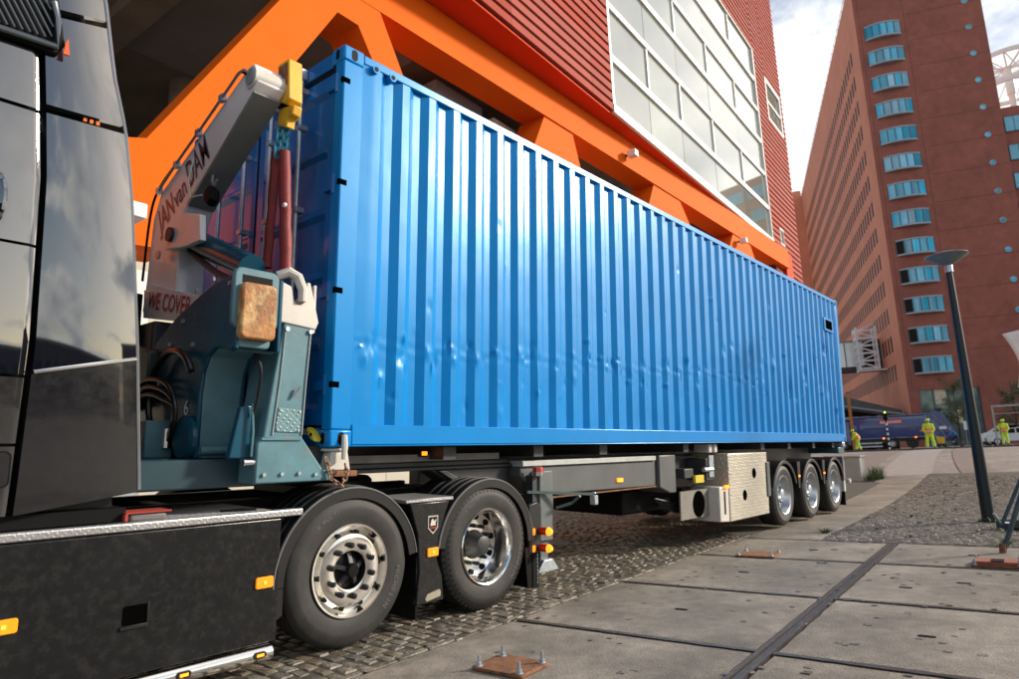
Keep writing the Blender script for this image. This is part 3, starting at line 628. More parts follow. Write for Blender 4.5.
# ------------------------------------------------------------------ shipping container (truck frame, floor at z 1.30)
CB, CH, CLN, CW = 1.30, 2.896, 12.192, 2.438
CN = root('shipping_container', 'long blue corrugated shipping container loaded on the trailer', 'container', (6.1, 1.2, CB), 't')
zt = CB+CH
def dent(x, z):
    d = .0022*noise.noise((x*1.3, 0, z*1.6))+.0010*noise.noise((x*6, 3, z*4))
    zc = 2.0+.035*x+.05*noise.noise((x*1.7, 5, 0)); a = .5+.5*noise.noise((x*5.1, 9, 1))
    if x < 7.6: d += .0022*a*math.exp(-((z-zc)/.06)**2)*math.sin((z-zc)*55+x*9)
    for (dx, dz, w, h, s) in DBIN.get(int(x*4), ()): d += 1.25*s*max(0, 1-math.sqrt(((x-dx)/w/1.9)**2+((z-dz)/h/1.9)**2))**1.4
    return d
rd = random.Random(21); DENTS = [(.36, 2.03, .03, .06, .014), (.62, 1.98, .03, .07, .014), (.43, 1.79, .03, .04, -.011), (.95, 1.96, .03, .05, .012)]
for k in range(50): DENTS.append((rd.uniform(.5, 12), rd.choice((rd.uniform(1.6, 2.4), rd.uniform(1.7, 3.6))), rd.uniform(.012, .026), rd.uniform(.015, .05), rd.uniform(-.008, .009)))
for k in range(10): DENTS.append((rd.uniform(6.5, 11.8), rd.uniform(2.0, 3.2), rd.uniform(.02, .05), rd.uniform(.05, .16), rd.uniform(.004, .013)))
for k in range(28):
    bx = .275+.2785*k
    for m in range(3): DENTS.append((bx+rd.uniform(-.05, .12), 2.0+.035*bx+(rd.uniform(-.08, .08) if m < 2 else rd.uniform(-.35, .25)), rd.uniform(.010, .026), rd.uniform(.010, .06), rd.choice((-1, 1))*rd.uniform(.004, .012)))
    if rd.random() < .6: DENTS.append((bx+rd.uniform(-.02, .1), rd.uniform(1.52, 1.95), rd.uniform(.015, .03), rd.uniform(.02, .05), rd.uniform(-.009, .009)))
for k in range(60): DENTS.append((rd.uniform(6.0, 11.9), rd.uniform(1.9, 3.3), rd.uniform(.015, .04), rd.uniform(.02, .08), rd.choice((-1, 1))*rd.uniform(.005, .013)))
DBIN = {}
for dd_ in DENTS:
    for i_ in range(int((dd_[0]-4*dd_[2])*4)-1, int((dd_[0]+4*dd_[2])*4)+2): DBIN.setdefault(i_, []).append(dd_)
P_ = .2785; xs = []
x = .275
while x < CLN-.33:
    for o_, y_ in ((0, .008), (.072, .008), (.140, .044), (.210, .044)): xs.append((x+o_, y_))
    x += P_
xs = [(.17, .012)]+xs+[(x, .008), (CLN-.17, .012)]
cols = []
for i in range(len(xs)-1):
    n = 4
    for k in range(n): t = k/n; cols.append((xs[i][0]*(1-t)+xs[i+1][0]*t, xs[i][1]*(1-t)+xs[i+1][1]*t))
cols.append(xs[-1])
def panel(far):
    b = MB(); zr_ = [1.45+(4.115-1.45)*k/150 for k in range(151)]; V = []
    for x, y in cols:
        for z in zr_: yy = y+dent(x, z)*(0 if far else 1)*min(1, (z-1.45)*12, (4.115-z)*12); V.append((x, CW-yy if far else yy, z))
    m = len(zr_); b.add(V, [(i*m+j, (i+1)*m+j, (i+1)*m+j+1, i*m+j+1) for i in range(len(cols)-1) for j in range(m-1)]); return b
panel(False).build('side_panel', BLUE, CN, .30)
b = MB(); V = [(x, CW-y, z) for x, y in xs for z in (1.45, 4.115)]; b.add(V, [(2*i, 2*i+2, 2*i+3, 2*i+1) for i in range(len(xs)-1)]); b.build('side_panel', BLUE, CN, .3)
for s in (0, 1):
    Y = lambda y: CW-y if s else y
    b = MB(); b.box(.178, CLN-.178, Y(.004), Y(.066), 4.115, 4.185); b.build('top_rail', BLUE, CN, .5, .008)
    b = MB(); b.box(.178, CLN-.178, Y(.002), Y(.05), 1.315, 1.455); b.box(.178, CLN-.178, Y(.0021), Y(.12), 1.3025, 1.3145); b.build('bottom_rail', BLUE, CN, .5, .006)
    for e in (0, 1):
        X = lambda x: CLN-x if e else x
        b = MB(); b.prism([(X(.003), Y(.003)), (X(.172), Y(.003)), (X(.172), Y(.045)), (X(.06), Y(.06)), (X(.06), Y(.11)), (X(.003), Y(.11))], 2, CB+.118, zt-.118); b.build('corner_post', BLUE, CN, .5, .01)
        for top in (0, 1):
            z0, z1 = (zt-.118, zt) if top else (CB, CB+.118)
            b = MB(); b.box(X(0), X(.178), Y(0), Y(.162), z0, z1); cc = b.build('corner_casting', BLUE, CN, .5, .014)
            zc = (z0+z1)/2
            b = MB(); b.prism([(p[0], p[1]) for p in rrect(X(.09)-.026, X(.09)+.026, zc-.042, zc+.042, .025, 6)], 1, Y(-.0015), Y(.05)); b.build('aperture', GASKET, cc, 0)
            b = MB(); b.prism(rrect(Y(.082)-.022, Y(.082)+.022, zc-.04, zc+.04, .021, 6), 0, X(-.0015), X(.05)); b.build('aperture', GASKET, cc, 0)
b = MB()
for k in range(44): x0 = .2+k*.268; b.box(x0, x0+.15, .066, CW-.066, 4.16, 4.172)
b.box(.17, CLN-.17, .06, CW-.06, 4.14, 4.158); b.build('roof', BLUE_IN, CN, .5)
b = MB(); b.box(.2, CLN-.2, .13, CW-.13, 1.43, 1.46); b.build('floor', M('container_floor', (.06, .05, .04), .8), CN, 0)
for k in range(20): b = MB(); b.box(.4+k*.6, .48+k*.6, .122, CW-.122, 1.31, 1.43); b.build('cross_member', DARKST, CN, 0)
b = MB(); b.box(CLN-.05, CLN-.03, .11, CW-.11, 1.42, 4.1); b.build('end_wall', BLUE_IN, CN, 0)
# door end
b = MB(); b.box(.012, .10, .163, CW-.163, zt-.125, zt-.01); b.build('door_header', BLUE_IN, CN, .5, .008)
b = MB(); b.box(.012, .11, .163, CW-.163, CB+.01, CB+.13); b.build('door_sill', BLUE_IN, CN, .5, .008)
for s in (0, 1):
    y0, y1 = (.118, CW/2-.012) if s == 0 else (CW/2+.012, CW-.118)
    zz0, zz1 = CB+.15, zt-.16
    b = MB(); hz = [(zz0, 0), (zz0+.1, 0)]
    for k in range(5):
        c = zz0+.1+(zz1-zz0-.2)*(k+.5)/5; h_ = .19; hz += [(c-h_-.035, 0), (c-h_, .032), (c+h_, .032), (c+h_+.035, 0)]
    hz += [(zz1-.1, 0), (zz1, 0)]
    V = []
    for z, dx in hz:
        for y, f in ((y0, 0), (y0+.09, 0), (y0+.115, 1), (y1-.115, 1), (y1-.09, 0), (y1, 0)): V.append((.03+dx*f, y, z))
    b.add(V, [(i*6+j, i*6+j+1, i*6+7+j, i*6+6+j) for i in range(len(hz)-1) for j in range(5)])
    dr = b.build('door', BLUE_IN, CN, .4)
    b = MB(); b.box(.026, .034, y0-.010, y0, zz0, zz1); b.box(.026, .034, y1, y1+.010, zz0, zz1); b.box(.024, .036, y0, y1, zz1, zz1+.03); b.box(.024, .036, y0, y1, zz0-.018, zz0); b.build('gasket', GASKET, dr, 0)
    for y in ((.52, .95) if s == 0 else (1.36, 1.78)):
        b = MB(); b.cyl((-.02, y, CB+.06), (-.02, y, zt-.06), .017, None, 10)
        rod = b.build('lock_rod', STEEL, dr)
        for z in (CB+.3, CB+.9, CB+1.75, CB+2.4, zt-.2): b = MB(); b.box(-.042, .031, y-.035, y+.035, z-.022, z+.022); b.build('rod_bracket', STEEL, rod, .5, .005, 1)
        b = MB(); b.box(-.045, .012, y-.03, y+.03, zt-.11, zt-.02); b.build('cam_keeper', STEEL, rod, .5, .006, 1)
    hy = .118 if s == 0 else CW-.118; hd = -1 if s == 0 else 1
    for z in (CB+.42, CB+1.07, CB+1.85, CB+2.62):
        b = MB(); b.cyl((.012, hy+hd*.03, z-.07), (.012, hy+hd*.03, z+.07), .02, None, 10); b.box(.002, .028, hy+hd*.03, hy-hd*.09, z-.035, z+.035); b.build('hinge', BLUE_IN, dr, .5)
        b = MB(); b.box(-.004, .06, hy-.117 if s == 0 else hy+.117, hy-.09 if s == 0 else hy+.09, z-.02, z+.02); b.build('hinge_notch', M('hole_black', (.002, .002, .002), .9, spec=0), dr, 0)  # black block standing in for the shade inside the hinge notch
# small vent, lashing rings, lifting pocket
b = MB(); b.box(11.18, 11.76, -.012, .03, 3.46, 3.72); vn = b.build('vent_frame', BLUE, CN, .5, .006); b = MB(); b.box(11.26, 11.68, -.0145, -.0125, 3.50, 3.68); b.build('vent_opening', M('hole_black', (.002, .002, .002), .9, spec=0), vn, 0)
for x_ in (.27, .43): b = MB(); b.cyl((x_, -.025, 4.10), (x_, .05, 4.10), .032, None, 14); r_ = b.build('lashing_ring', BLUE, CN); b = MB(); b.cyl((x_, -.0275, 4.10), (x_, -.0255, 4.10), .019, None, 12); b.build('ring_hole', GASKET, r_, 0)

# ------------------------------------------------------------------ wheels
def tyre(b, c, Rr, w, n=72, lug=False):
    x, y, z = c; p = [(.285, .03), (.300, .012), (.33, .002), (.40, -.006), (Rr-.075, -.004), (Rr-.035, .008), (Rr-.012, .022), (Rr, .042)]
    g = w/5.2
    for k in range(1, 5): o_ = .02+g*k; p += [(Rr, o_-.006), (Rr-.014, o_-.004), (Rr-.014, o_+.004), (Rr, o_+.006)]
    p += [(Rr, w-.042), (Rr-.012, w-.022), (Rr-.035, w-.008), (.40, w+.006), (.30, w-.012), (.285, w-.03)]
    b.lathe([(r, y+o_) for r, o_ in p], (x, 0, z), n)
    if lug:
        for k in range(64):
            a = k*2*math.pi/64; ca, sa = math.cos(a), math.sin(a); r0, r1, h = Rr-.05, Rr+.003, .012
            b.add([(x+ca*r-sa*t, y+o_, z+sa*r+ca*t) for r, o_ in ((r0, -.003), (r1, .03), (r1, .09)) for t in (-h, h)], [(0, 1, 3, 2), (2, 3, 5, 4)])
    return b
def ring_text(s, par, c, r, a0, size, y):
    # raised lettering round a sidewall; angle measured clockwise from the top as seen from the street
    a = a0
    for ch in s:
        if ch != ' ':
            th = R(a); ey = np.array([math.sin(th), 0, math.cos(th)]); ex = np.array([math.cos(th), 0, -math.sin(th)])
            text('letter', ch, TXTGREY, par, np.array([c[0], y, c[2]])+ey*r-ex*size*.3, ex, ey, size, .002, bold=.02)
        a += math.degrees(size*(.78 if ch not in 'I ' else .42)/r)
def wheel(par, x, z, Rr, y0, w, style, dual=False, words=True):
    b = MB(); b.cyl((x, y0+.215, z), (x, y0+w+.25, z), .17, None, 24); hubm = b.build('wheel', DARKST, par)
    b = MB(); tyre(b, (x, y0, z), Rr, w, 72, style == 'drive')
    if dual: tyre(b, (x, y0+w+.05, z), Rr, w, 48)
    b.build('tyre', RUBBER, hubm, .5)
    if style == 'front':
        prof = [(.285, .03), (.303, .006), (.300, -.004), (.288, -.002), (.281, .02), (.268, .05), (.255, .045), (.232, .012), (.205, .004), (.15, .004), (.125, .012), (.118, .10)]
        b = MB(); b.lathe([(r, y0+o_) for r, o_ in prof], (x, 0, z), 72); rim = b.build('rim', ALLOY, hubm, .35)
        for k in range(10):
            a = k*math.pi/5+.1; b = MB(); px, pz = x+.243*math.cos(a), z+.243*math.sin(a); b.cyl((px, y0+.016, pz), (px, y0+.045, pz), .017, None, 12); b.build('hand_hole', GASKET, rim, 0)
            a += math.pi/10; px, pz = x+.165*math.cos(a), z+.165*math.sin(a); b = MB(); b.tube([(px, y0+.005, pz), (px, y0-.028, pz), (px, y0-.036, pz)], [.021, .019, .010], 10); b.build('lug_nut', PLAST, rim)
        b = MB(); b.lathe([(.0, y0-.03), (.04, y0-.03), (.047, y0-.015), (.047, y0+.03), (.11, y0+.055), (.117, y0+.06)], (x, 0, z), 32); b.build('hub_cap', GASKET, hubm)
        for k in range(5):
            a = k*2*math.pi/5+.3; d = np.array([math.cos(a), 0, math.sin(a)]); t = np.array([-math.sin(a), 0, math.cos(a)]); c0 = np.array([x, y0, z]); b = MB()
            b.add([c0+d*r+t*s+np.array([0, o_, 0]) for r, o_ in ((.045, .0), (.112, .035)) for s in (-.014, .014)]+[c0+d*r+t*s+np.array([0, .06, 0]) for r in (.045, .112) for s in (-.014, .014)], [(0, 1, 3, 2), (0, 2, 6, 4), (1, 5, 7, 3), (0, 4, 5, 1), (2, 3, 7, 6)]); b.build('hub_spoke', DARKST, hubm, .5)
    else:
        dp = .155 if style == 'drive' else .12
        prof = [(.285, .03), (.303, .006), (.298, -.004), (.285, .004), (.272, .03), (.264, .06), (.258, dp*.6), (.246, dp), (.22, dp+.018), (.17, dp+.012), (.13, dp+.01), (.115, dp+.012)]
        b = MB(); b.lathe([(r, y0+o_) for r, o_ in prof], (x, 0, z), 64); rim = b.build('rim', ALLOY if style == 'drive' else SILVER, hubm, .35)
        for k in range(10 if style == 'drive' else 8):
            a = k*2*math.pi/(10 if style == 'drive' else 8)+.2; px, pz = x+.222*math.cos(a), z+.222*math.sin(a); b = MB(); b.cyl((px, y0+dp+.003, pz), (px, y0+dp+.05, pz), .024, None, 12); b.build('hand_hole', GASKET, rim, 0)
        for k in range(10):
            a = k*math.pi/5+.45; px, pz = x+.155*math.cos(a), z+.155*math.sin(a); b = MB(); b.tube([(px, y0+dp+.012, pz), (px, y0+dp-.03, pz), (px, y0+dp-.036, pz)], [.017, .016, .009], 8); b.build('lug_nut', PLAST if style == 'drive' else STEEL, rim)
        pr = [(.0, .045), (.05, .045), (.075, .055), (.085, dp*.6), (.115, dp+.005)] if style == 'drive' else [(.0, .02), (.06, .02), (.085, .03), (.095, dp), (.115, dp+.005)]
        b = MB(); b.lathe([(r, y0+o_) for r, o_ in pr], (x, 0, z), 28); b.build('hub_cap', DARKST if style == 'drive' else STEEL, hubm)
    if words:
        ring_text('MICHELIN', hubm, (x, y0, z), Rr-.115, 95, .052, y0-.0045)
        ring_text('X MULTI', hubm, (x, y0, z), Rr-.105, 318, .04, y0-.0045)
    return hubm

# ------------------------------------------------------------------ tractor
TK = root('tractor_truck', 'black tractor unit with long side skirt and two polished rear wheels', 'truck', (-1.5, 1.25, 0), 't')
wheel(TK, .20, .492, .492, -.012, .30, 'front'); wheel(TK, 1.545, .49, .49, -.008, .27, 'drive', True)
for x_, st in ((.20, 'front'), (1.545, 'drive')):
    b = MB(); b.cyl((x_, 2.0, .49), (x_, 2.3, .49), .17); h_ = b.build('wheel', DARKST, TK); b = MB(); tyre(b, (x_, 2.2, .49), .49, .30, 40); b.build('tyre', RUBBER, h_)
    b = MB(); b.cyl((x_, .25, .49), (x_, 2.2, .49), .10); b.build('axle', DARKST, TK)
b = MB(); b.box(-4.6, 2.05, .78, .86, .62, .93); b.box(-4.6, 2.05, 1.64, 1.72, .62, .93)
for x_ in (-2, -.6, .85, 1.95): b.box(x_, x_+.1, .861, 1.639, .66, .9)
b.build('chassis_rail', DARKST, TK, 0, .01)
b = MB(); b.lathe([(.0, .0), (.42, .0), (.45, -.03), (.45, -.05), (.0, -.05)], (.75, 1.25, 1.04), 40, 2); b.box(.35, 1.15, .9, 1.6, .93, .985); b.build('fifth_wheel', DARKST, TK, .5)
# side skirt
sk = MB(); sk.box(-4.7, -.335, -.022, .03, .165, .876); SKO = sk.build('side_skirt', BLACK_D, TK, .5, .008, 3)
x0_, x1_ = PY(123, 606, -.022)[0], PY(147, 606, -.022)[0]
b = MB(); b.prism(rrect(x0_, x1_, .415, .51, .012), 1, -.0235, .0); hs = b.build('foot_hole', M('hole_black', (.002, .002, .002), .9, spec=0), SKO, 0)
b = MB(); b.box(x0_-.01, x1_+.01, -.034, -.0235, .394, .414); b.box(x1_, x1_+.012, -.030, -.0235, .4145, .515); b.build('hole_rim', PLAST, hs, .5, .003, 1)
for x_ in (PY(262, 581)[0], PY(1, 628)[0]): b = MB(); b.prism(rrect(x_-.055, x_+.055, .48, .545, .012), 1, -.036, -.0225); mk = b.build('side_marker', AMBER, SKO, .5, .003, 1); b = MB(); b.box(x_-.010, x_+.010, -.0385, -.0365, .503, .523); b.build('marker_led', M('led_yellow', (.95, .7, .1), .2), mk, 0)
b = MB(); b.tube([(-4.6, .0, .105), (-.36, .0, .105)], .045, 16); tb = b.build('side_tube', ALLOY, TK)
for px, py in ((180, 672), (256, 653)): x_ = PY(px, py)[0]; b = MB(); b.prism(rrect(x_-.04, x_+.04, .095, .128, .015), 1, -.052, -.030); s_ = b.build('tube_lamp', PLAST, tb, .5, .003, 1); b = MB(); b.box(x_-.022, x_+.022, -.0545, -.0525, .104, .119); b.build('lens', AMBERON, s_, 0)
# deck
b = MB(); b.box(-2.3, -.335, .032, .80, .90, .918); b.build('deck_plate', checker_bump('deck_checker', (.36, .36, .37), .45, .15, 40, .6), TK, 0, .004, 1)
b = MB(); b.box(-4.7, -.19, -.028, .03, .882, .925); b.build('deck_edge', CHECK, TK, .5, .008)
b = MB(); b.box(-1.19, -1.0, .02, .16, .92, .965); st = b.build('strap_block', M('strap_grey', (.12, .12, .12), .6), TK, .5, .015)
b = MB(); b.box(-1.21, -.98, .012, .17, .966, .974); b.box(-1.215, -1.20, .012, .17, .93, .966); b.build('strap', M('strap_red', (.3, .03, .02), .7), st, .5)
b = MB(); b.tube([(-.62, .2, .92), (-.5, .15, .925), (-.42, .14, .92)], .012, 6); b.build('deck_handle', GASKET, TK)
# mudguards
def mudguard(par, x, z, r0, r1, a0, a1, y0, y1, mat, ribs=True, n=40):
    b = MB(); b.lathe([(r0, y0), (r1-.012, y0), (r1, y0+.014), (r1+.004, y1), (r1-.012, y1), (r1-.014, y0+.02), (r0, y0+.014), (r0, y0)], (x, 0, z), n, 1, a0, a1, True); g = b.build('mudguard', mat, par, .5)
    if ribs:
        for k in range(4):
            y = y0+.09+k*.085; b = MB(); b.lathe([(r1, y-.015), (r1+.010, y-.008), (r1+.010, y+.008), (r1, y+.015)], (x, 0, z), n, 1, a0+8, a1-8, True); b.build('rib', mat, g, .5)
    b = MB(); b.lathe([(r1-.010, y0-.0035), (r1-.004, y0-.0045), (r1+.001, y0+.002)], (x, 0, z), n, 1, a0, a1); b.build('edge_trim', M('worn_edge', (.16, .16, .16), .4), g, .5)
    return g
G1 = mudguard(TK, .20, .46, .50, .575, 8, 180, -.02, .46, PLAST)
G2 = mudguard(TK, 1.545, .46, .50, .572, 2, 172, -.02, .5, PLAST)
b = MB(); b.prism([(-.376, .455), (-.30, .455), (-.30, .30), (-.33, .28), (-.376, .30)], 1, -.018, .44); b.build('guard_skirt', PLAST, TK, .5)
b = MB(); b.prism([(.70, .885), (.78, .66), (.80, .40), (.775, .16), (1.05, .16), (1.03, .34), (.975, .46), (.99, .62), (1.06, .80), (1.10, .885)], 1, -.012, .035); mp_ = b.build('middle_panel', BLACK_D, TK, .5, .008)
b = MB(); b.box(.66, 1.14, -.014, .46, .888, .915); b.build('step_plate', CHECK, TK, .5, .006, 1)
# shield emblem, marker and plate on the middle panel
x_ = .925; zc = .725
b = MB(); b.prism([(x_-.05, zc+.06), (x_+.05, zc+.06), (x_+.05, zc-.03), (x_, zc-.075), (x_-.05, zc-.03)], 1, -.0165, -.0125); em = b.build('emblem', CHROME, mp_, 0)
b = MB(); b.prism([(x_-.041, zc+.051), (x_+.041, zc+.051), (x_+.041, zc-.026), (x_, zc-.062), (x_-.041, zc-.026)], 1, -.0185, -.017); b.build('emblem_field', GASKET, em, 0)
b = MB(); b.prism([(x_-.028, zc+.0), (x_-.02, zc+.03), (x_-.005, zc+.04), (x_+.004, zc+.02), (x_+.03, zc+.035), (x_+.02, zc-.0), (x_+.028, zc-.012), (x_-.03, zc-.012)], 1, -.0205, -.019); b.build('emblem_figure', WHITEP, em, 0)
b = MB(); b.box(x_-.03, x_+.03, -.0205, -.019, zc-.033, zc-.022); b.build('emblem_bar', TXTRED, em, 0)
b = MB(); b.prism(rrect(.872, .978, .49, .553, .01), 1, -.026, -.0125); mk = b.build('side_marker', AMBER, mp_, .5, .003, 1); b = MB(); b.box(.915, .935, -.0285, -.0265, .512, .532); b.build('marker_led', MATS['led_yellow'], mk, 0)
b = MB(); b.prism([(.86, .195), (.875, .175), (1.01, .195), (1.015, .225), (1.0, .245), (.88, .225)], 1, -.0165, -.0125); b.build('maker_plate', M('plate_gold', (.42, .38, .30), .35, .6), mp_, 0)
# flaps
for x0_, x1_, z0_, z1_, y1_ in ((.78, .80, .06, .5, .42), (2.11, 2.135, .07, .62, .5)): b = MB(); b.box(x0_, x1_, .0, y1_, z0_, z1_); b.build('mudflap', GASKET, TK, .5)
b = MB(); b.prism([(2.02, .42), (2.2, .42), (2.215, .06), (2.06, .08)], 1, .0, .012); b.build('mudflap', GASKET, TK, .5)
b = MB(); b.prism([(2.075, .78), (2.19, .80), (2.25, .76), (2.25, .42), (2.20, .36), (2.075, .36)], 1, -.005, .03); lb_ = b.build('lamp_bracket', PLAST, TK, .5, .01)
for z in (.545, .40):
    x_ = 2.235; b = MB(); b.cyl((x_, -.09, z), (x_, -.006, z), .036, .034, 14); lh = b.build('marker_lamp', REDL, lb_); b = MB(); b.lathe([(.0, -.135), (.02, -.13), (.034, -.105), (.036, -.091)], (x_, 0, z), 14); b.build('lens', AMBERON, lh)
    b = MB(); b.prism(rrect(2.115, 2.155, z-.03, z+.03, .012), 1, -.012, -.0055); b.build('reflector', AMBER, lb_, 0)
b = MB()
for k in range(9): b.box(2.19, 2.196, -.003, -.0005, .10+k*.033, .122+k*.033)
b.build('flap_studs', STEEL, lb_, 0)
# cab
def onY(x, z, y): k = (y-CAM[1])/(-CAM[1]); return (CAM[0]+(x-CAM[0])*k, y, CAM[2]+(z-CAM[2])*k)
zk = [.95, 1.0, 1.14, 1.83, 2.64, 3.02, 3.31, 3.72, 4.1]; xr = [-1.16, -1.16, -1.17, -1.23, -1.32, -1.38, -1.46, -1.535, -1.64]; xl = [-1.72, -1.72, -1.715, -1.70, -1.725, -1.76, -1.79, -1.83, -1.88]
def fair(name, zb0, zb1, zt0, zt1, mat):
    rings = []; nz_ = 16; nx = 14
    for i in range(nz_+1):
        row = []
        for j in range(nx+1):
            t = j/nx; zb = zb0+(zb1-zb0)*t; zt_ = zt0+(zt1-zt0)*t; z = zb+(zt_-zb)*i/nz_
            a = np.interp(z, zk, xl)+.014; c = np.interp(z, zk, xr); y = .05*t**2+.003*math.sin(z*2.0)*t
            row.append(onY(a+(c-a)*t, z, y))
        row += [(row[-1][0]-.012, row[-1][1]+.03, row[-1][2]), (row[0][0], .06, row[0][2])]
        rings.append(row)
    b = MB(); b.loft(rings); return b.build(name, mat, TK, .5)
CABLOW = M('cab_paint_dull', (.009, .0095, .0115), .10, 0, .15, 3, .03, 140, spec=.5, coat=.5, dirt=((.016, .0155, .015), .40, 1.0, 22, .3))
f1 = fair('fairing_panel', 1.685, 1.79, 2.985, 3.0, BLACK); f2 = fair('fairing_panel', 3.03, 3.045, 3.50, 3.56, BLACK); f3 = fair('fairing_panel', 3.545, 3.60, 4.1, 4.1, BLACK)
f4 = fair('fairing_panel', 1.0, 1.08, 1.665, 1.77, CABLOW)
b = MB(); b.tube([onY(np.interp(1.7, zk, xl)+.02+(np.interp(1.75, zk, xr)-np.interp(1.7, zk, xl)-.025)*t, 1.675+.105*t, .05*t**2-.002) for t in [k/12 for k in range(13)]], .010, 6); b.build('chrome_strip', CHROME, f1)
b = MB(); b.tube([np.array(onY(np.interp(z, zk, xr), z, .05))+np.array([.004, .004, 0]) for z in [1.09+k*.1 for k in range(30)]], .010, 6); b.build('rear_edge', M('cab_edge_silver', (.30, .32, .34), .3, .6), f1)
b = MB()
for k in range(3): x_, y_, z_ = onY(-1.575+k*.03, 3.008, .045); b.box(x_-.008, x_+.008, y_-.012, y_, z_-.01, z_+.01)
b.build('marker_led_row', M('led_orange', (.8, .18, .03), .3), f1, 0)
# panels ahead of the fairing
def cpanel(name, z0, z1, x0, mat):
    b = MB(); n = 14; V = []
    for i in range(n+1):
        z = z0+(z1-z0)*i/n; xr_ = np.interp(z, zk, xl)-.012
        for x, y in ((x0, .012), ((x0+xr_)/2, -.004), (xr_-.03, -.001), (xr_, .012), (xr_, .07)): V.append((x, y, z))
    b.add(V, [(i*5+j, i*5+j+1, i*5+6+j, i*5+5+j) for i in range(n) for j in range(4)]); return b.build(name, mat, TK, .5)
cpanel('cab_panel', 2.99, 3.285, -4.3, BLACK); d_ = cpanel('cab_panel', 2.30, 2.97, -4.3, BLACK); cpanel('cab_panel', 1.66, 2.285, -4.3, BLACK); cpanel('cab_panel', 1.335, 1.645, -4.3, CABLOW); lp = cpanel('cab_panel', 1.0, 1.32, -4.3, CABLOW)
x1_ = PY(13, 440)[0]; b = MB(); b.prism(rrect(x1_-.16, x1_, 1.13, 1.30, .03), 1, -.011, -.002); fl_ = b.build('locker_flap', GASKET, lp, .5); b = MB(); b.prism(rrect(x1_-.152, x1_-.008, 1.138, 1.292, .026), 1, -.0135, -.0115); b.build('flap_face', CABLOW, fl_, .5)
b = MB(); q = PY(-2, 198, -.03); b.tube([(q[0]+.03*math.cos(a)-.02, -.03, q[2]+.13*math.sin(a)) for a in [k*math.pi/8-math.pi/2 for k in range(9)]], [.008, .016, .022, .025, .027, .025, .022, .016, .008], 10); b.build('grab_handle', BLACK, d_)
b = MB(); b.prism([(-4.5, 1.0), (-1.24, 1.0), (-1.30, 1.83), (-1.40, 2.64), (-1.46, 3.02), (-1.60, 3.72), (-1.75, 4.2), (-4.2, 4.2), (-4.6, 3.2)], 1, .14, 2.4); b.build('cab_shell', M('cab_shell_black', (.008, .009, .011), .35), TK, .5)
b = MB(); b.box(-4.4, -1.2, .05, .75, .93, .998); b.build('cab_underside', GASKET, TK, 0)
# intake grille
iz = -.03; pts = [PY(u_, v_, iz) for u_, v_ in ((-60, -40), (52, -14), (60, 2), (66, 46), (58, 55), (-60, 10))]
b = MB(); b.prism([(p[0], p[2]) for p in pts], 1, iz, .05); gr = b.build('intake', GASKET, TK, .5, .012)
inn = [PY(u_, v_, iz) for u_, v_ in ((-60, -30), (46, -8), (53, 5), (57, 40), (-60, 2))]

gb = MB(); ca = PY(57, 47, iz-.02); cb_ = PY(-60, 8, iz-.02); cc_ = PY(54, 2, iz-.02); gb.tube([cc_, PY(58, 20, iz-.02), ca, cb_], .016, 8); gb.build('grille_rim', M('rim_dark_chrome', (.16, .18, .2), .25, .8), gr)
for k in range(22):
    u0 = -40+k*6.4; a_ = PY(u0, -30, iz-.012); z_ = PY(u0+38, 44, iz-.012)
    def clip(p, q_):   # clip to the grille outline
        lo, hi = None, None
        for t in [i/30 for i in range(31)]:
            x = p+(q_-p)*t; uu, vv = u0+38*t, -30+74*t
            if vv < 5+(uu+60)*.30-0 and vv > -30 and uu < 50+.12*vv: lo = t if lo is None else lo; hi = t
        return None if lo is None or hi-lo < .05 else (p+(q_-p)*lo, p+(q_-p)*hi)
    c2 = clip(a_, z_)
    if c2: b = MB(); b.tube(c2, .0055, 5); b.build('grille_slat', M('grille_slat_grey', (.13, .15, .17), .35, .5), gr)
b = MB(); q = PY(66, 50, -.035); b.prism([(q[0]-.012, q[2]-.03), (q[0]+.016, q[2]-.028), (q[0]+.004, q[2]+.06), (q[0]-.006, q[2]+.03)], 1, -.045, -.031); b.build('corner_lamp', M('lamp_orange_red', (.8, .12, .03), .3), gr, 0)

# ------------------------------------------------------------------ trailer
TR = root('side_loader_trailer', 'grey three axle container trailer with cream storage box', 'trailer', (6, 1.2, 0), 't')
for x_ in (8.46, 9.82, 11.17):
    wheel(TR, x_, .478, .478, .0, .33, 'trailer', False, False)
    b = MB(); b.cyl((x_, 2.0, .478), (x_, 2.3, .478), .17); h_ = b.build('wheel', DARKST, TR); b = MB(); tyre(b, (x_, 2.1, .478), .478, .33, 40); b.build('tyre', RUBBER, h_)
    b = MB(); b.cyl((x_, .2, .478), (x_, 2.2, .478), .085); b.build('axle', DARKST, TR)
    mudguard(TR, x_, .45, .515, .56, 20, 162, -.03, .36, PLAST, False, 28)
for x_ in (9.145, 10.495): b = MB(); b.prism([(x_-.075, .98), (x_+.075, .98), (x_+.035, .55), (x_-.035, .55)], 1, -.02, .30); b.build('guard_bridge', PLAST, TR, .5)
for x0_, x1_, z0_ in ((7.72, 7.84, .5), (11.72, 11.80, .55)): b = MB(); b.box(x0_, x1_, -.02, .33, z0_, 1.01); b.build('guard_bracket', FRAME, TR, .5, .008)
for x_ in (9.14, 10.5): b = MB(); b.box(x_-.03, x_+.03, -.03, -.021, .73, .76); b.build('side_marker', AMBERON, TR, 0)
b = MB(); b.box(11.80, 11.83, .0, .36, .08, .60); b.build('mudflap', GASKET, TR, .5)
b = MB(); b.box(11.74, 11.86, -.01, .14, .34, .93); b.build('rear_lamp_post', FRAMEL, TR, .5, .01)
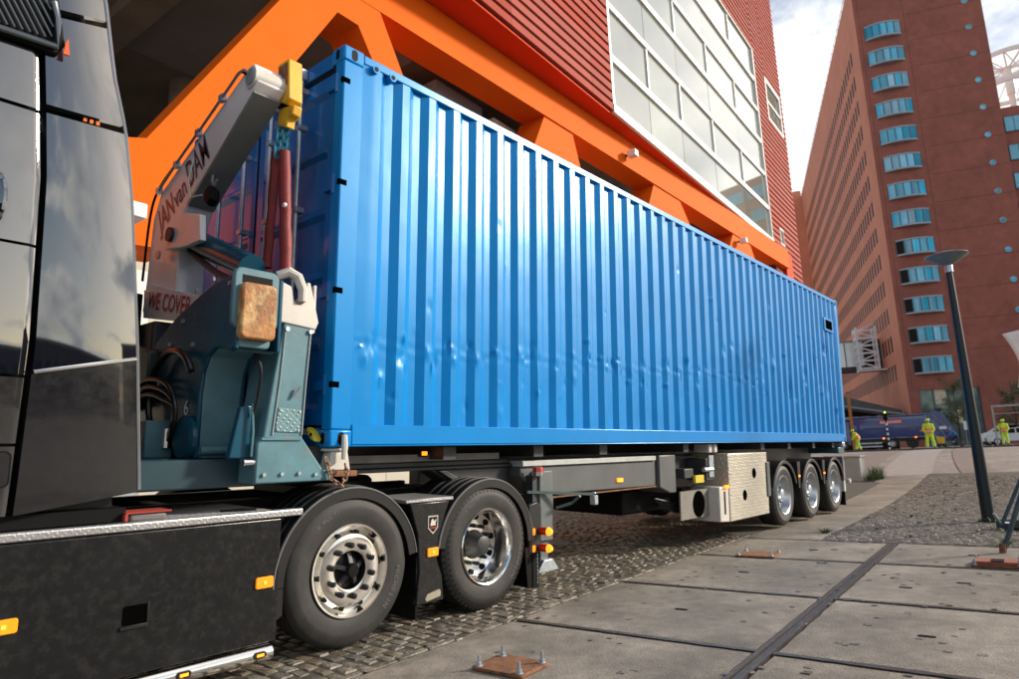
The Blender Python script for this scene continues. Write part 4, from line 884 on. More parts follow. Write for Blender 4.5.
b = MB(); b.box(11.86, 12.02, -.02, .06, .50, .58); rl = b.build('rear_lamp_arm', DARKST, TR, .5); b = MB(); b.cyl((12.02, -.06, .54), (12.02, .02, .54), .04, None, 10); b.build('position_lamp', WHITEF, rl)
# main frame
for y in (.62, 1.66):
    b = MB(); b.prism([(-.85, 1.08), (2.25, 1.08), (2.25, .82), (4.9, .80), (11.9, .80), (11.9, 1.19), (-.85, 1.19)], 1, y, y+.16); b.build('frame_beam', FRAME, TR, .5, .01)
b = MB(); b.prism([(2.45, .83), (4.72, .80), (4.72, 1.10), (2.2, 1.10), (2.2, 1.02)], 1, .20, .60); sb = b.build('side_girder', FRAME, TR, .5, .012)
b = MB(); b.box(2.2, 4.68, .17, .61, 1.102, 1.155); b.build('girder_cap', FRAMEL, sb, .5, .006)
b = MB(); b.box(2.5, 4.71, .19, .60, .79, .802); b.build('rusty_edge', RUST, sb, 0)
q = PY(620, 480, .19); b = MB(); b.box(q[0]-.05, q[0]+.05, .18, .199, q[2]-.02, q[2]+.02); b.build('side_marker', AMBERON, sb, .5)
b = MB(); b.box(-.9, 2.25, .30, .58, 1.10, 1.13); b.box(-.9, 2.2, .32, .56, 1.131, 1.17); b.box(-.9, 2.25, .30, .58, 1.171, 1.185); b.build('neck_beam', DARKST, TR, .5, .008)
b = MB(); b.box(-.2, 2.0, .285, .299, 1.178, 1.232); b.build('neck_rail', M('dusty_rail', (.20, .19, .17), .6, 0, .2, 6), TR, .5)
for x_ in (-.1, 1.15, 2.3, 3.4, 5.3, 7.9, 9.1, 10.4, 11.6): b = MB(); b.box(x_, x_+.14, .12, 2.32, 1.192, 1.292); b.build('bolster', DARKST, TR, .5)
b = MB(); b.prism([(1.2, 1.098), (2.0, .70), (2.16, .70), (2.16, 1.098)], 1, .32, .50); b.prism([(1.25, 1.095), (1.35, 1.095), (2.12, .72), (2.02, .70)], 1, .28, .319); b.build('gusset', DARKST, TR, .5, .008)
b = MB(); b.box(1.03, 1.11, .26, .284, 1.215, 1.27); lm = b.build('underside_lamp', GASKET, TR, .5); b = MB(); b.box(1.045, 1.095, .25, .2595, 1.225, 1.255); b.build('lens', AMBERON, lm, 0)
# landing leg with bracing arm
b = MB(); b.box(2.36, 2.56, .10, .28, .42, 1.06); b.box(2.40, 2.52, .13, .25, .16, .42); ll = b.build('landing_leg', FRAMEL if False else M('leg_grey', (.10, .12, .12), .5, 0, .2, 6), TR, .5, .012)
b = MB(); b.prism([(2.30, .15), (2.62, .15), (2.58, .20), (2.52, .26), (2.40, .26), (2.34, .20)], 1, .08, .30); b.build('leg_foot', STEEL, ll, .5, .008)
b = MB(); b.box(2.28, 2.36, .12, .24, .70, 1.02); b.build('lamp_cluster', DARKST, ll, .5)
b = MB(); b.cyl((2.32, .09, 1.02), (2.32, .09, 1.055), .055, None, 16); tl = b.build('tail_lamp', CHROME, ll); b = MB(); b.cyl((2.32, .09, 1.056), (2.32, .09, 1.10), .052, .045, 16); b.build('lens', REDL, tl)
p0, p1_ = PY(527, 492, .15), PY(594, 494, -.12); b = MB(); b.tube([p0, p1_], .018, 4); b.tube([PY(556, 508, .1), PY(572, 503, 0), PY(580, 496, -.1)], .016, 4); ra = b.build('guard_arm', M('arm_teal_grey', (.07, .11, .11), .5), TR, .5)
b = MB(); b.box(p1_[0]-.03, p1_[0]+.03, -.15, -.09, p1_[2]-.10, p1_[2]-.01); b.cyl(p1_, (p1_[0], p1_[1], p1_[2]+.02), .02, None, 8); b.build('arm_lamp', STEEL, ra, .5, .006, 1)
# hydraulic block, valve, rear crane base
b = MB(); b.prism([(4.74, .78), (5.0, .70), (5.15, .70), (5.15, 1.16), (4.74, 1.16)], 1, .16, .7); b.build('crane_slide', FRAME, TR, .5, .012)
b = MB(); b.box(5.16, 6.05, .35, .75, .72, 1.14); b.box(5.3, 5.55, .12, .349, .86, .98); b.box(5.8, 6.02, .06, .349, .82, 1.1); b.build('valve_block', DARKST, TR, .5, .01)
q = PY(698, 479, .10); b = MB(); b.box(q[0]-.11, q[0]+.14, .08, .12, q[2]-.05, q[2]+.05); b.build('yellow_plate', YLOCK, TR, .5, .006, 1)
b = MB(); b.cyl((5.7, .05, .96), (5.95, .05, .96), .03, None, 8); b.cyl((5.85, .05, .96), (5.85, .3, .96), .02, None, 8); b.box(5.86, 5.99, .04, .06, .86, 1.14); b.build('valve_lever', STEEL, TR, .5)
b = MB(); b.box(4.5, 6.1, .55, 1.6, .44, .74); b.build('tank', GASKET, TR, .5, .03)
for k in range(4):
    b = MB(); b.tube(curve([(5.0+k*.05, .4, .62-k*.03), (5.35, .25, .55-k*.035), (5.7, .2, .60-k*.03), (6.05, .22, .66-k*.02)]), .018, 8); b.build('hose', HOSE, TR)
# storage box
X0, X1 = 6.36, 7.78
b = MB(); b.prism([(X0, .25), (X1, .25), (X1, 1.155), (X0, 1.155)], 1, .0, .55); sbx = b.build('storage_box', CHECKC, TR, .5, .008)
b = MB(); b.prism([(6.06, .27), (X0-.004, .25), (X0-.004, .72), (6.06, .72)], 1, .01, .42); fb = b.build('box_front_post', WHITEP, TR, .5, .012)
b = MB(); b.box(6.20, 6.235, .003, .009, .36, .66); b.build('slot', GASKET, fb, 0)
b = MB(); b.box(5.25, 6.05, .16, .18, .35, .70); cp = b.build('cover_plate', M('cover_grey', (.19, .175, .15), .6, 0, .2, 5, .1, 30), TR, .5)
b = MB(); b.lathe([(.0, .156), (.17, .156), (.17, .159)], (5.75, 0, .52), 24); b.build('round_opening', MATS['hole_black'], cp, 0)
for px, py in ((754, 473), (745, 495)): q = PY(px, py, 0); b = MB(); b.lathe([(.0, -.002), (.062, -.002), (.066, -.005), (.075, -.001)], (q[0], 0, q[2]), 20); b.build('round_vent', MATS['hole_black'], sbx, .5)
for x_ in (X0+.05, X1-.05):
    for z in (.30, .6, .88, 1.11): b = MB(); b.cyl((x_, -.006, z), (x_, .0, z), .010, None, 8); b.build('rivet', STEEL, sbx)
b = MB(); b.box(X0-.16, X0-.05, -.02, .009, .70, .74); b.build('side_marker', AMBERON, TR, 0)
for x_ in (5.95, 6.12): b = MB(); b.box(x_, x_+.1, .08, .30, 1.17, 1.29); b.build('twistlock', WHITEP, TR, .5, .015)
b = MB(); b.box(11.75, 12.15, .05, 2.35, 1.07, 1.19); b.build('rear_cross_beam', M('rear_teal', (.03, .09, .11), .45), TR, .5, .012)
b = MB(); b.box(11.97, 12.14, .02, .20, 1.195, 1.297); b.build('twistlock', STEEL, TR, .5, .02)
# front twistlock (white cup) with chain and pin
b = MB(); b.prism([(.01, 1.145), (.19, 1.145), (.165, 1.27), (.04, 1.27)], 1, .02, .2); b.lathe([(.0, 1.272), (.085, 1.272), (.085, 1.293), (.0, 1.293)], (.09, .09, 0), 20, 2); tw = b.build('twistlock', WHITEP, TR, .5, .012)
b = MB(); b.box(-.05, .24, .01, .24, 1.105, 1.143); b.build('rusty_plate', RUST, tw, .5, .004, 1)
b = MB(); b.tube([(.11, -.01, 1.38), (.10, -.03, 1.30), (.10, -.025, 1.22)], [.02, .022, .018], 8); b.build('lock_pin', WHITEP, tw)
# ------------------------------------------------------------------ chains
def chain(b, pts, r, link):
    pts = [Vector(p) for p in pts]; d = 0; k = 0
    L_ = [0]
    for i in range(len(pts)-1): L_.append(L_[-1]+(pts[i+1]-pts[i]).length)
    def at(s):
        for i in range(len(pts)-1):
            if s <= L_[i+1] or i == len(pts)-2: return pts[i]+(pts[i+1]-pts[i])*((s-L_[i])/max(1e-6, L_[i+1]-L_[i])), (pts[i+1]-pts[i]).normalized()
    while d < L_[-1]:
        p, t = at(d); a = t.orthogonal().normalized(); a = Matrix.Rotation(math.pi/2*(k % 2)+.3, 3, t)@a
        b.tube([p+t*(link*.62*math.cos(q))+a*(link*.36*math.sin(q)) for q in [i*math.pi/5 for i in range(11)]], r, 5, False); d += link*.85; k += 1
    return b
b = MB(); chain(b, [(-.02, .0, 1.22), (.0, -.03, 1.10), (.06, -.06, 1.05), (.12, -.045, 1.12), (.105, -.03, 1.20)], .006, .035); b.build('chain', CHAINR, tw)
# yellow padlock-like twist cover with chain on the container's lower corner
TC_ = root('yellow_lock_cover', 'worn yellow lock cover on a rusty chain at the container corner', 'lock', (-.05, .12, 1.38), 't')
def el(x, s): return [(x, .13+s*(.062*math.cos(a)*.8-.030*math.sin(a)*-.55), 1.385+s*(.036*math.sin(a)-.062*math.cos(a)*-.0-.045*math.cos(a)*-.75)) for a in [k*math.pi/8 for k in range(16)]]
b = MB(); b.loft([el(-.008, .8), el(-.022, 1), el(-.052, 1), el(-.066, .8)]); b.build('cover', YLOCK, TC_)
b = MB(); b.lathe([(.0, -.069), (.013, -.069), (.013, -.065)], (0, .12, 1.385), 10, 0); b.build('keyhole', GASKET, TC_, 0)
b = MB(); chain(b, [(-.06, .19, 1.40), (-.1, .26, 1.42), (-.11, .30, 1.34), (-.11, .31, 1.20)], .008, .045); b.build('chain', CHAINR, TC_)

# ------------------------------------------------------------------ side loader crane (truck frame)
CR = root('side_loader_crane', 'teal side loader crane with folded white arm beside the cab', 'crane', (-.5, .8, 1.1), 't')
# stabiliser body: box section in the Y-Z plane with an arch under its outer end
arch = [(.33, 1.24), (.33, 1.62), (.31, 1.76), (.25, 1.86), (.16, 1.905), (.06, 1.90), (-.03, 1.87), (-.10, 1.88)]
bod = [(-.10, 2.335)]+[tuple(PX(u_, v_, -.735)[1:]) for u_, v_ in ((226, 277), (212, 285), (197, 298), (176, 318), (157, 342), (143, 368), (136, 400))]+[(1.5, 1.24)]
b = MB(); b.prism([(y, z) for y, z in arch+bod], 0, -.735, -.71); b.build('body_plate', TEAL, CR, .3, .006)
b = MB(); b.prism([(y, z) for y, z in arch+bod], 0, -.47, -.445); b.build('body_plate', TEAL, CR, .3, .006)
for P_l in (arch, bod):
    wb = MB(); n_ = len(P_l); wb.add([(x, y, z) for y, z in P_l for x in (-.7095, -.4705)], [(2*i, 2*i+1, 2*i+3, 2*i+2) for i in range(n_-1)]); wb.build('body_web', TEALL, CR, .5)
b = MB(); b.prism([(.31, 1.24), (.345, 1.24), (.345, 1.30), (.31, 1.30)], 0, -.7, -.48); b.cyl((-.72, .30, 1.285), (-.46, .30, 1.285), .028); b.build('web_foot', TEALL, CR, .5)
# bumper pad and its surround
pc = [PY(237, 280, -.14), PY(274, 284, -.14), PY(272, 343, -.14), PY(237, 341, -.14)]
x0_, x1_ = -.735, -.512; z0_, z1_ = 1.935, 2.275
b = MB(); b.prism(rrect(x0_, x1_, z0_, z1_, .035), 1, -.155, -.09); b.build('bumper_pad', RUSTPAD, CR, .5, .014, 3)
b = MB(); P1 = rrect(-.765, -.475, 2.0, 2.37, .05); b.prism(P1, 1, -.105, -.06); pf = b.build('pad_frame', TEALL, CR, .5, .01)
b = MB(); b.box(-.715, -.525, -.108, -.1055, 2.278, 2.325); b.build('frame_slot', GASKET, pf, 0)
b = MB(); b.prism(rrect(-.73, -.515, 1.89, 2.0, .03), 1, -.10, -.04); b.build('pad_backing', TEALL, CR, .5, .01)
# white hinge bracket
b = MB(); b.prism([(-.43, 2.09), (-.145, 2.07), (-.125, 2.12), (-.20, 2.38), (-.225, 2.375), (-.235, 2.25), (-.27, 2.215), (-.31, 2.23), (-.335, 2.33), (-.43, 2.36), (-.45, 2.2)], 1, -.01, .03); br = b.build('hinge_bracket', WHITEP, CR, .5, .008)
for x0_, y1_, z1_ in ((-.15, .30, 2.38), (-.43, .25, 2.30)): b = MB(); b.prism([(.03, 2.05), (y1_, 2.05), (y1_-.02, 2.30), (.03, z1_)], 0, x0_, x0_+.026); b.build('bracket_cheek', WHITEP, br, .5, .008)
b = MB(); b.tube([(-.40, .06, 2.40), (-.34, .02, 2.43), (-.29, .0, 2.40), (-.262, -.02, 2.32), (-.262, -.02, 2.24)], [.03, .035, .035, .032, .028], 10); b.build('hook_finger', WHITEP, br)
b = MB(); b.cyl((-.43, .1, 2.11), (-.13, .1, 2.11), .045); b.build('hinge_pin', STEEL, br)
# standing leg
lt = [(-.405, 2.075), (-.155, 2.065), (-.17, 1.75), (-.205, 1.42), (-.20, 1.36), (-.06, 1.115), (-.06, 1.09), (-.51, 1.09), (-.515, 1.30), (-.47, 1.45)]
lt = [(-.37, 2.09), (-.165, 2.085), (-.19, 1.75), (-.215, 1.40), (-.20, 1.36), (-.05, 1.17), (.02, 1.14), (.02, 1.085), (-.515, 1.085), (-.51, 1.33), (-.47, 1.37), (-.43, 1.7)]
b = MB(); b.prism(lt, 1, .0, .32); lg = b.build('leg', TEALL, CR, .5, .01)
b = MB(); b.prism([(-.40, 1.40), (-.225, 1.395), (-.22, 1.54), (-.385, 1.55)], 1, -.007, -.0005); cvp = b.build('cover_plate', checker_bump('teal_checker', (.12, .22, .24), .45, .1, 38, .7), lg, 0, .002, 1)
for x_, z_ in ((-.385, 1.415), (-.24, 1.41), (-.235, 1.525), (-.37, 1.535)): b = MB(); b.cyl((x_, -.013, z_), (x_, -.006, z_), .008, None, 6); b.build('bolt', STEEL, cvp)
b = MB(); b.tube([(-.285, -.02, 1.62), (-.25, -.03, 1.68)], .010, 6); b.build('tie_rod', STEEL, lg)
b = MB(); b.box(-.49, -.215, -.012, -.0005, 1.345, 1.366); b.build('weld_seam', TEALL, lg, .5, .004, 1)
for x_ in (-.352, -.183): b = MB(); b.cyl((x_, -.016, 2.05), (x_, .0, 2.05), .016, None, 8); b.build('bolt', STEEL, lg)
for x_ in (-.36, -.178): b = MB(); b.tube([(x_, -.004, 2.04), (x_-.02, -.004, 1.72), (x_-.055 if x_ < -.3 else x_-.035, -.004, 1.38)], .006, 5); b.build('leg_edge', M('edge_pale', (.28, .34, .35), .5), lg)
# inner gusset between arch and leg
b = MB(); b.prism([(-.66, 1.24), (-.53, 1.24), (-.53, 1.56), (-.60, 1.55)], 1, .05, .10); b.build('gusset', TEAL, CR, .5, .008)
b = MB(); b.tube([(-.54, .03, 1.57), (-.53, .02, 1.40), (-.535, .02, 1.25)], .008, 6); b.build('pipe', TEALL, CR)
b = MB(); b.cyl((-.58, .03, 1.215), (-.50, .03, 1.215), .022); b.build('work_lamp', CHROME, CR)
# lower knuckle plates, base beam
b = MB(); b.box(-1.15, .0, .2, 2.2, 1.06, 1.235); b.build('base_beam', M('base_teal_dark', (.012, .04, .055), .4), CR, .5, .012)
b = MB(); b.lathe([(.0, -.78), (.12, -.78), (.14, -.765), (.14, -.738)], (0, .44, 1.36), 28, 0); b.build('knuckle_disc', TEAL, CR, .5)
q0 = PX(150, 455, -.85); b = MB(); b.prism([(.9, 1.22), (1.5, 1.22), (1.5, 1.46), (.95, 1.46)], 0, -.86, -.74); b.build('lower_housing', TEAL, CR, .5, .012)
b = MB(); b.prism([(.62, 1.24), (.70, 1.16), (.78, 1.24), (.78, 1.47), (.62, 1.47)], 0, -.92, -.75); b.build('chain_box', TEALL, CR, .5, .008)
b = MB(); b.cyl((-.9, 1.1, 1.30), (-.9, .85, 1.30), .07, None, 16); b.build('small_cylinder', TEALL, CR)
for k in range(3): b = MB(); b.tube(curve([(-.78, 1.9-.06*k, 1.9), (-.80, 1.3, 1.72-.06*k), (-.82, .9, 1.75-.05*k), (-.81, .62, 1.70-.05*k), (-.80, .50, 1.55), (-.79, .56, 1.38+.02*k), (-.78, .7, 1.30)]), .016, 8); b.build('hose', HOSE, CR)
lp_ = [(-.79, .62+.33*math.cos(a), 1.62+.30*math.sin(a)) for a in [R(150-k*12) for k in range(20)]]; b = MB(); b.tube(lp_, .022, 8); b.build('hose', HOSE, CR)
b = MB(); b.cyl((-.79, .62, 1.30), (-.79, .62, 1.42), .03, None, 10); b.build('hose_coupling', CHROME, CR)
b = MB(); b.prism([(1.0, 1.62), (1.35, 1.55), (1.5, 1.75), (1.3, 2.02), (.98, 1.95)], 0, -.80, -.737); b.build('pivot_block', M('pivot_dark', (.05, .06, .05), .4), CR, .5, .01)
text('number_six', '6', TXTWHITE, CR, PX(183.5, 415, -.739), (0, -1, 0), (0, 0, 1), .135, .002)
b = MB(); b.box(-.66, -.30, 1.32, 2.25, 1.24, 2.22); b.build('valve_cabinet', DARKST, CR, .5, .02)
b = MB(); b.box(-.72, -.66, 1.55, 2.2, 1.3, 2.45); b.build('rear_plate', GASKET, CR, .5, .01)
# bolts, pipe runs and fittings on the crane body
for y_, z_ in ((.0, 2.28), (.22, 2.34), (.45, 2.30), (.62, 2.12), (.45, 1.95), (.80, 1.98), (.95, 1.72)):
    b = MB(); b.cyl((-.748, y_, z_), (-.7345, y_, z_), .016, None, 6); b.build('bolt', STEEL, CR)
for x_, z_ in ((-.46, 1.14), (-.34, 1.14), (-.22, 1.14), (-.10, 1.13)): b = MB(); b.cyl((x_, -.014, z_), (x_, .0, z_), .013, None, 6); b.build('bolt', STEEL, CR)
b = MB(); b.tube(curve([(-.56, .02, 1.90), (-.53, -.03, 1.78), (-.52, .0, 1.62), (-.53, .03, 1.50)]), .010, 8); b.build('hose', HOSE, CR)
# folded arm
AXL, AXR = -.57, -.365
arm = [(1.80, 2.35), (1.76, 2.60), (1.72, 3.10), (1.60, 3.30), (.28, 3.86), (.20, 3.86), (.15, 3.72), (.22, 3.655), (1.10, 3.10), (1.20, 2.95), (1.20, 2.35)]
b = MB(); b.prism(arm, 0, AXL, AXR); ar = b.build('arm', CRGREY, CR, .3, .01)
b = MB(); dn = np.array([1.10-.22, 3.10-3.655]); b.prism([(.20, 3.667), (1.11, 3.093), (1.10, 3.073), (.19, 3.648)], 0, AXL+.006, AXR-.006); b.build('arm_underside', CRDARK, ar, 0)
b = MB(); b.cyl((AXL-.012, .22, 3.765), (AXR+.012, .22, 3.765), .076, None, 24); b.build('arm_tip_barrel', WHITEP, ar); b = MB(); b.cyl((AXL-.02, .22, 3.765), (AXL-.0155, .22, 3.765), .055, None, 18); b.build('barrel_cap', STEEL, ar)
b = MB(); b.tube(curve([(AXL-.02, .27, 3.80), (AXL-.02, .36, 3.845), (AXL-.02, .5, 3.79), (AXL-.02, .9, 3.62), (AXL-.02, 1.3, 3.455), (AXL-.02, 1.62, 3.31), (AXL-.02, 1.74, 3.1), (AXL-.02, 1.79, 2.6)]), .010, 8); b.build('hose', GASKET, ar); b = MB(); b.tube(curve([(AXL-.03, .22, 3.79), (AXL-.03, .34, 3.83), (AXL-.03, .7, 3.68), (AXL-.03, 1.2, 3.475), (AXL-.03, 1.6, 3.29)]), .009, 8); b.build('hose', STEEL, ar)
for y_, z_ in ((.6, 3.745), (.95, 3.595), (1.3, 3.445), (1.6, 3.31)): b = MB(); b.box(AXL-.036, AXL-.002, y_-.03, y_+.03, z_-.03, z_+.02); b.build('hose_clip', STEEL, ar, .5)
# pin lugs, white knee
b = MB(); b.prism([tuple(PX(u_, v_, AXL-.05)[1:]) for u_, v_ in ((182, 212), (200, 214), (200, 240), (186, 246), (164, 250), (167, 240))], 0, AXL-.05, AXL-.004); kn = b.build('knee_plate', CRGREY, ar, .5, .008)
b = MB(); b.cyl((AXL-.075, 1.22, 2.86), (AXR+.02, 1.22, 2.86), .055); b.build('knee_pin', DARKST, kn)
b = MB(); b.cyl((AXL-.065, 1.42, 2.74), (AXL-.05, 1.42, 2.74), .035); b.build('knee_bolt', STEEL, kn)
# shackle and weight hanging from the arm
b = MB(); b.tube([(AXL+.04, .80, 3.24), (AXL+.03, .78, 3.18), (AXL+.03, .74, 3.14), (AXL+.03, .70, 3.18)], .010, 6); sh = b.build('shackle', STEEL, ar)
b = MB(); b.loft([[(AXL-.02+.03*k, .74+.06*math.cos(a)*s, 3.06+.075*math.sin(a)*s) for a in [R(i*60+30) for i in range(6)]] for k, s in ((0, .8), (.6, 1), (1.8, 1), (2.4, .8))]); b.build('tow_coupling', GASKET, sh, .5)
b = MB(); b.tube([(AXL-.01, 1.02, 3.42), (AXL-.03, 1.04, 3.25), (AXL-.03, .98, 3.10), (AXL-.02, .82, 3.08)], .006, 5); b.build('cable', WHITEF, ar)
# lettering along the arm
def armtext(s, u0, v0, u1, v1, mat, size):
    a = PX(u0, v0, AXL); c = PX(u1, v1, AXL); ex = (c-a); ln = np.linalg.norm(ex); ex /= ln; ey = np.cross(np.array([-1., 0, 0]), ex)
    return text('lettering', s, mat, ar, a, ex, ey, size, .0035, bold=.012, fit=ln)
armtext('JAN', 161, 233, 175, 212, TXTRED, .30); armtext('van', 176.5, 209.5, 187.5, 192, TXTNAVY, .26); armtext('DAM', 189.5, 189, 210, 157, TXTNAVY, .34)
# lift cylinder
ca_, cb2 = np.array(PX(184, 236, -.45)), np.array(PX(252, 268, -.50)); b = MB(); b.cyl(ca_+(cb2-ca_)*.12, cb2, .088, None, 24); cy_ = b.build('lift_cylinder', TEAL, CR)
b = MB(); b.cyl(ca_-(cb2-ca_)*.02, ca_+(cb2-ca_)*.12, .05, None, 16); b.build('cylinder_rod', CHROME, cy_)
b = MB(); b.tube([PX(190, 252, -.52), PX(215, 272, -.54), PX(240, 285, -.56)], .025, 8); b.build('pipe', DARKST, cy_)
# sign panel WE COVER
a = PX(144, 290, -.62); c = PX(197, 306, -.62); d_ = PX(143, 318, -.62); e_ = PX(185, 322, -.62)
b = MB(); b.prism([(a[1], a[2]), (c[1], c[2]), (e_[1], e_[2]), (d_[1], d_[2])], 0, -.62, -.60); sg = b.build('sign_panel', CRGREY, CR, .5, .004, 1)
b = MB(); b.prism([(a[1], a[2]+.004), (c[1], c[2]+.004), (c[1]-.05, c[2]+.05), (a[1]-.02, a[2]+.05)], 0, -.60, -.50); b.build('sign_ledge', CRGREY, sg, .5)
a2 = PX(147.5, 308, -.62); c2_ = PX(190, 315, -.62); ex = c2_-a2; ex /= np.linalg.norm(ex); text('lettering', 'WE COVER', TXTRED, sg, a2, ex, np.cross(np.array([-1., 0, 0]), ex), .18, .004, bold=.02, fit=np.linalg.norm(c2_-a2))
# hook block, chain, sleeves
HK = root('lifting_chain_set', 'yellow hook block with blue chain and red sleeved slings hanging from crane arm', 'hook', (-.28, .25, 2.45), 't')
hx = -.345
def h_(u, v, x=hx): p = PX(u, v, x); return (p[1], p[2])
b = MB(); b.prism([h_(277.5, 66, -.36), h_(289, 58, -.36), h_(289, 98, -.36), h_(285, 104, -.36), h_(279, 102, -.36)], 0, -.36, -.255); hb = b.build('hook_block', YELLOW, HK, .5, .008)
b = MB(); b.prism([h_(278.5, 68, -.366), h_(287, 62, -.366), h_(287, 84, -.366), h_(279, 86, -.366)], 0, -.366, -.3605); b.build('rusty_plate', RUST, hb, .5, .004, 1)
b = MB(); c0 = PX(286, 112, -.29); b.prism([h_(279, 108), h_(293, 104), h_(291, 114), h_(286, 119), h_(285, 127), h_(277, 125), h_(277, 115)], 0, -.34, -.27); b.build('hook', YELLOW, HK, .5, .01)
b = MB(); b.cyl((-.34, c0[1], c0[2]+.03), (-.24, c0[1], c0[2]+.03), .03, None, 12); b.build('hook_pin', GASKET, HK)
for (u0, v0, u1, v1, x_) in ((281.5, 124, 277, 154, -.30), (287, 124, 284, 154, -.27)):
    b = MB(); chain(b, [PX(u0, v0, x_), PX(u1, v1, x_)], .012, .062); b.build('chain', CHAINB, HK)
for (u0, v0, u1, v1, x_, r_) in ((276, 153, 267, 268, -.27, .033), (284.5, 152, 286, 275, -.30, .042)):
    p, q = np.array(PX(u0, v0, x_)), np.array(PX(u1, v1, x_)); n = 10; rr_ = random.Random(3); b = MB(); b.tube([p+(q-p)*k/n+np.array([0, .004*math.sin(k*2.2), 0]) for k in range(n+1)], [r_*(1+.06*rr_.uniform(-1, 1)) for k in range(n+1)], 12); sl = b.build('sling_sleeve', REDSL, HK)
q = PX(284.5, 205, -.345); b = MB(); b.cyl((-.352, q[1], q[2]), (-.335, q[1], q[2]), .016, None, 10); b.build('button', WHITEF, sl)
# ------------------------------------------------------------------ street lamp
d = wray(989, 521); t = -WC[2]/d[2]; p = WC+d*t
LP = root('street_lamp', 'slim black street lamp with shallow dish head standing on the cobbles', 'street lamp', (p[0], p[1], ground(p[0], p[1])), 'w')
x, y, z = ORG[LP]; LAMPB = M('lamp_black', (.010, .014, .016), .4, 0, .15, 4, spec=.4)
b = MB(); b.tube([(x, y, z-.05), (x, y, z+.9), (x, y, z+4.02)], [.092, .082, .048], 20); b.build('post', LAMPB, LP)
b = MB(); b.tube([(x, y, z+3.98), (x, y, z+4.10), (x, y, z+4.12)], [.062, .062, .05], 18); b.build('collar', STEEL, LP)
b = MB(); b.lathe([(.05, 4.09), (.09, 4.115), (.22, 4.20), (.305, 4.25), (.315, 4.262), (.308, 4.272), (.20, 4.305), (.0, 4.325)], (x, y, z), 40, 2); b.build('lamp_head', M('lamp_head_grey', (.20, .22, .22), .35, .3, .1, 3), LP)
b = MB(); b.lathe([(.14, 0), (.14, .012), (.09, .02)], (x, y, z), 24, 2); b.build('base_collar', LAMPB, LP)

# ------------------------------------------------------------------ barrier trestle at the right edge
def gpx(u, v):
    d = wray(u, v); t = 2.
    while t < 300:
        p = WC+d*t
        if p[2] <= ground(p[0], p[1]): return p
        t *= 1.0015
    return p
def depth(p): return float((np.array(p)-WC)@(AX@cf))
p1_ = gpx(1003, 553); p2_ = gpx(995, 532); ap = WD(1052, 395, depth(p1_)+.35)
BT = root('barrier_trestle', 'dark steel barrier trestle leg at the right edge of the slabs', 'barrier', tuple(p1_), 'w')
TUBE = M('trestle_steel', (.035, .055, .062), .45, .3, .25, 8, .1, 60, dirt=((.10, .06, .04), .55, .85, 10))
b = MB(); b.tube([p1_, np.array(p1_)*.35+np.array(ap)*.65, ap], .026, 10); b.build('leg', TUBE, BT)
b = MB(); b.cyl(p1_+np.array([0, 0, -.005]), p1_+np.array([.012, -.008, .10]), .034, None, 10); b.build('leg_foot', RUST, BT)
q1 = p2_+np.array([.25, -.05, .05]); ap2 = WD(1060, 385, depth(p2_)+.4)
b = MB(); b.tube([q1+(ap2-q1)*k for k in (0, .3, .6, 1)], .024, 10); b.build('leg', RUST if False else TUBE, BT)
b = MB(); b.tube([q1+np.array([-.06, .05, .18]), q1+np.array([0, 0, .05]), q1+np.array([.30, -.25, .02])], .018, 8); b.build('brace', STEEL, BT)
b = MB(); c = p2_+np.array([.55, -.30, .06]); b.box(c[0]-.16, c[0]+.16, c[1]-.5, c[1]+.32, c[2]-.06, c[2]+.07); b.build('foot_block', M('rubber_foot_block', (.06, .058, .055), .8, 0, .3, 6, .3, 40), BT, .5, .03, 2)
ap3 = ap+np.array([.6, -2.0, 0]); b = MB(); b.tube([ap, ap3], .026, 10); b.build('top_rail', TUBE, BT)
g3 = np.array([ap3[0]-.4, ap3[1], 0]); b = MB(); b.tube([(g3[0], g3[1], ground(g3[0], g3[1])), ap3], .026, 10); b.build('leg', TUBE, BT)

# ------------------------------------------------------------------ concrete block behind the trailer with weeds
p = gpx(862, 480); LW = root('low_wall', 'low pale concrete block wall behind the rear of the trailer', 'wall', (p[0], p[1]+1, ground(p[0], p[1])), 'w')
gz0 = ground(p[0], p[1]); b = MB(); b.box(p[0], p[0]+.6, p[1], p[1]+4.2, gz0-.2, gz0+.68); b.build('wall_block', M('pale_concrete', (.40, .38, .34), .8, 0, .15, 2, .2, 20), LW, .5, .02)
b = MB(); b.box(p[0]-.03, p[0]+.63, p[1]-.03, p[1]+4.2, gz0+.681, gz0+.74); b.build('coping', M('coping_concrete', (.44, .42, .38), .8, 0, .12, 3, .2, 20), LW, .5, .01)
b = MB()
for k in range(26): tuft(b, p[0]+rc.uniform(-.1, .9), p[1]-.08-rc.random()*.35, gz0-.01, 26, rc.uniform(.15, .5), .22)
o = b.build('weed_clump', WEED, None, 0, kind='stuff'); o['label'] = 'ragged green weeds growing beside the low concrete wall'; o['category'] = 'weeds'

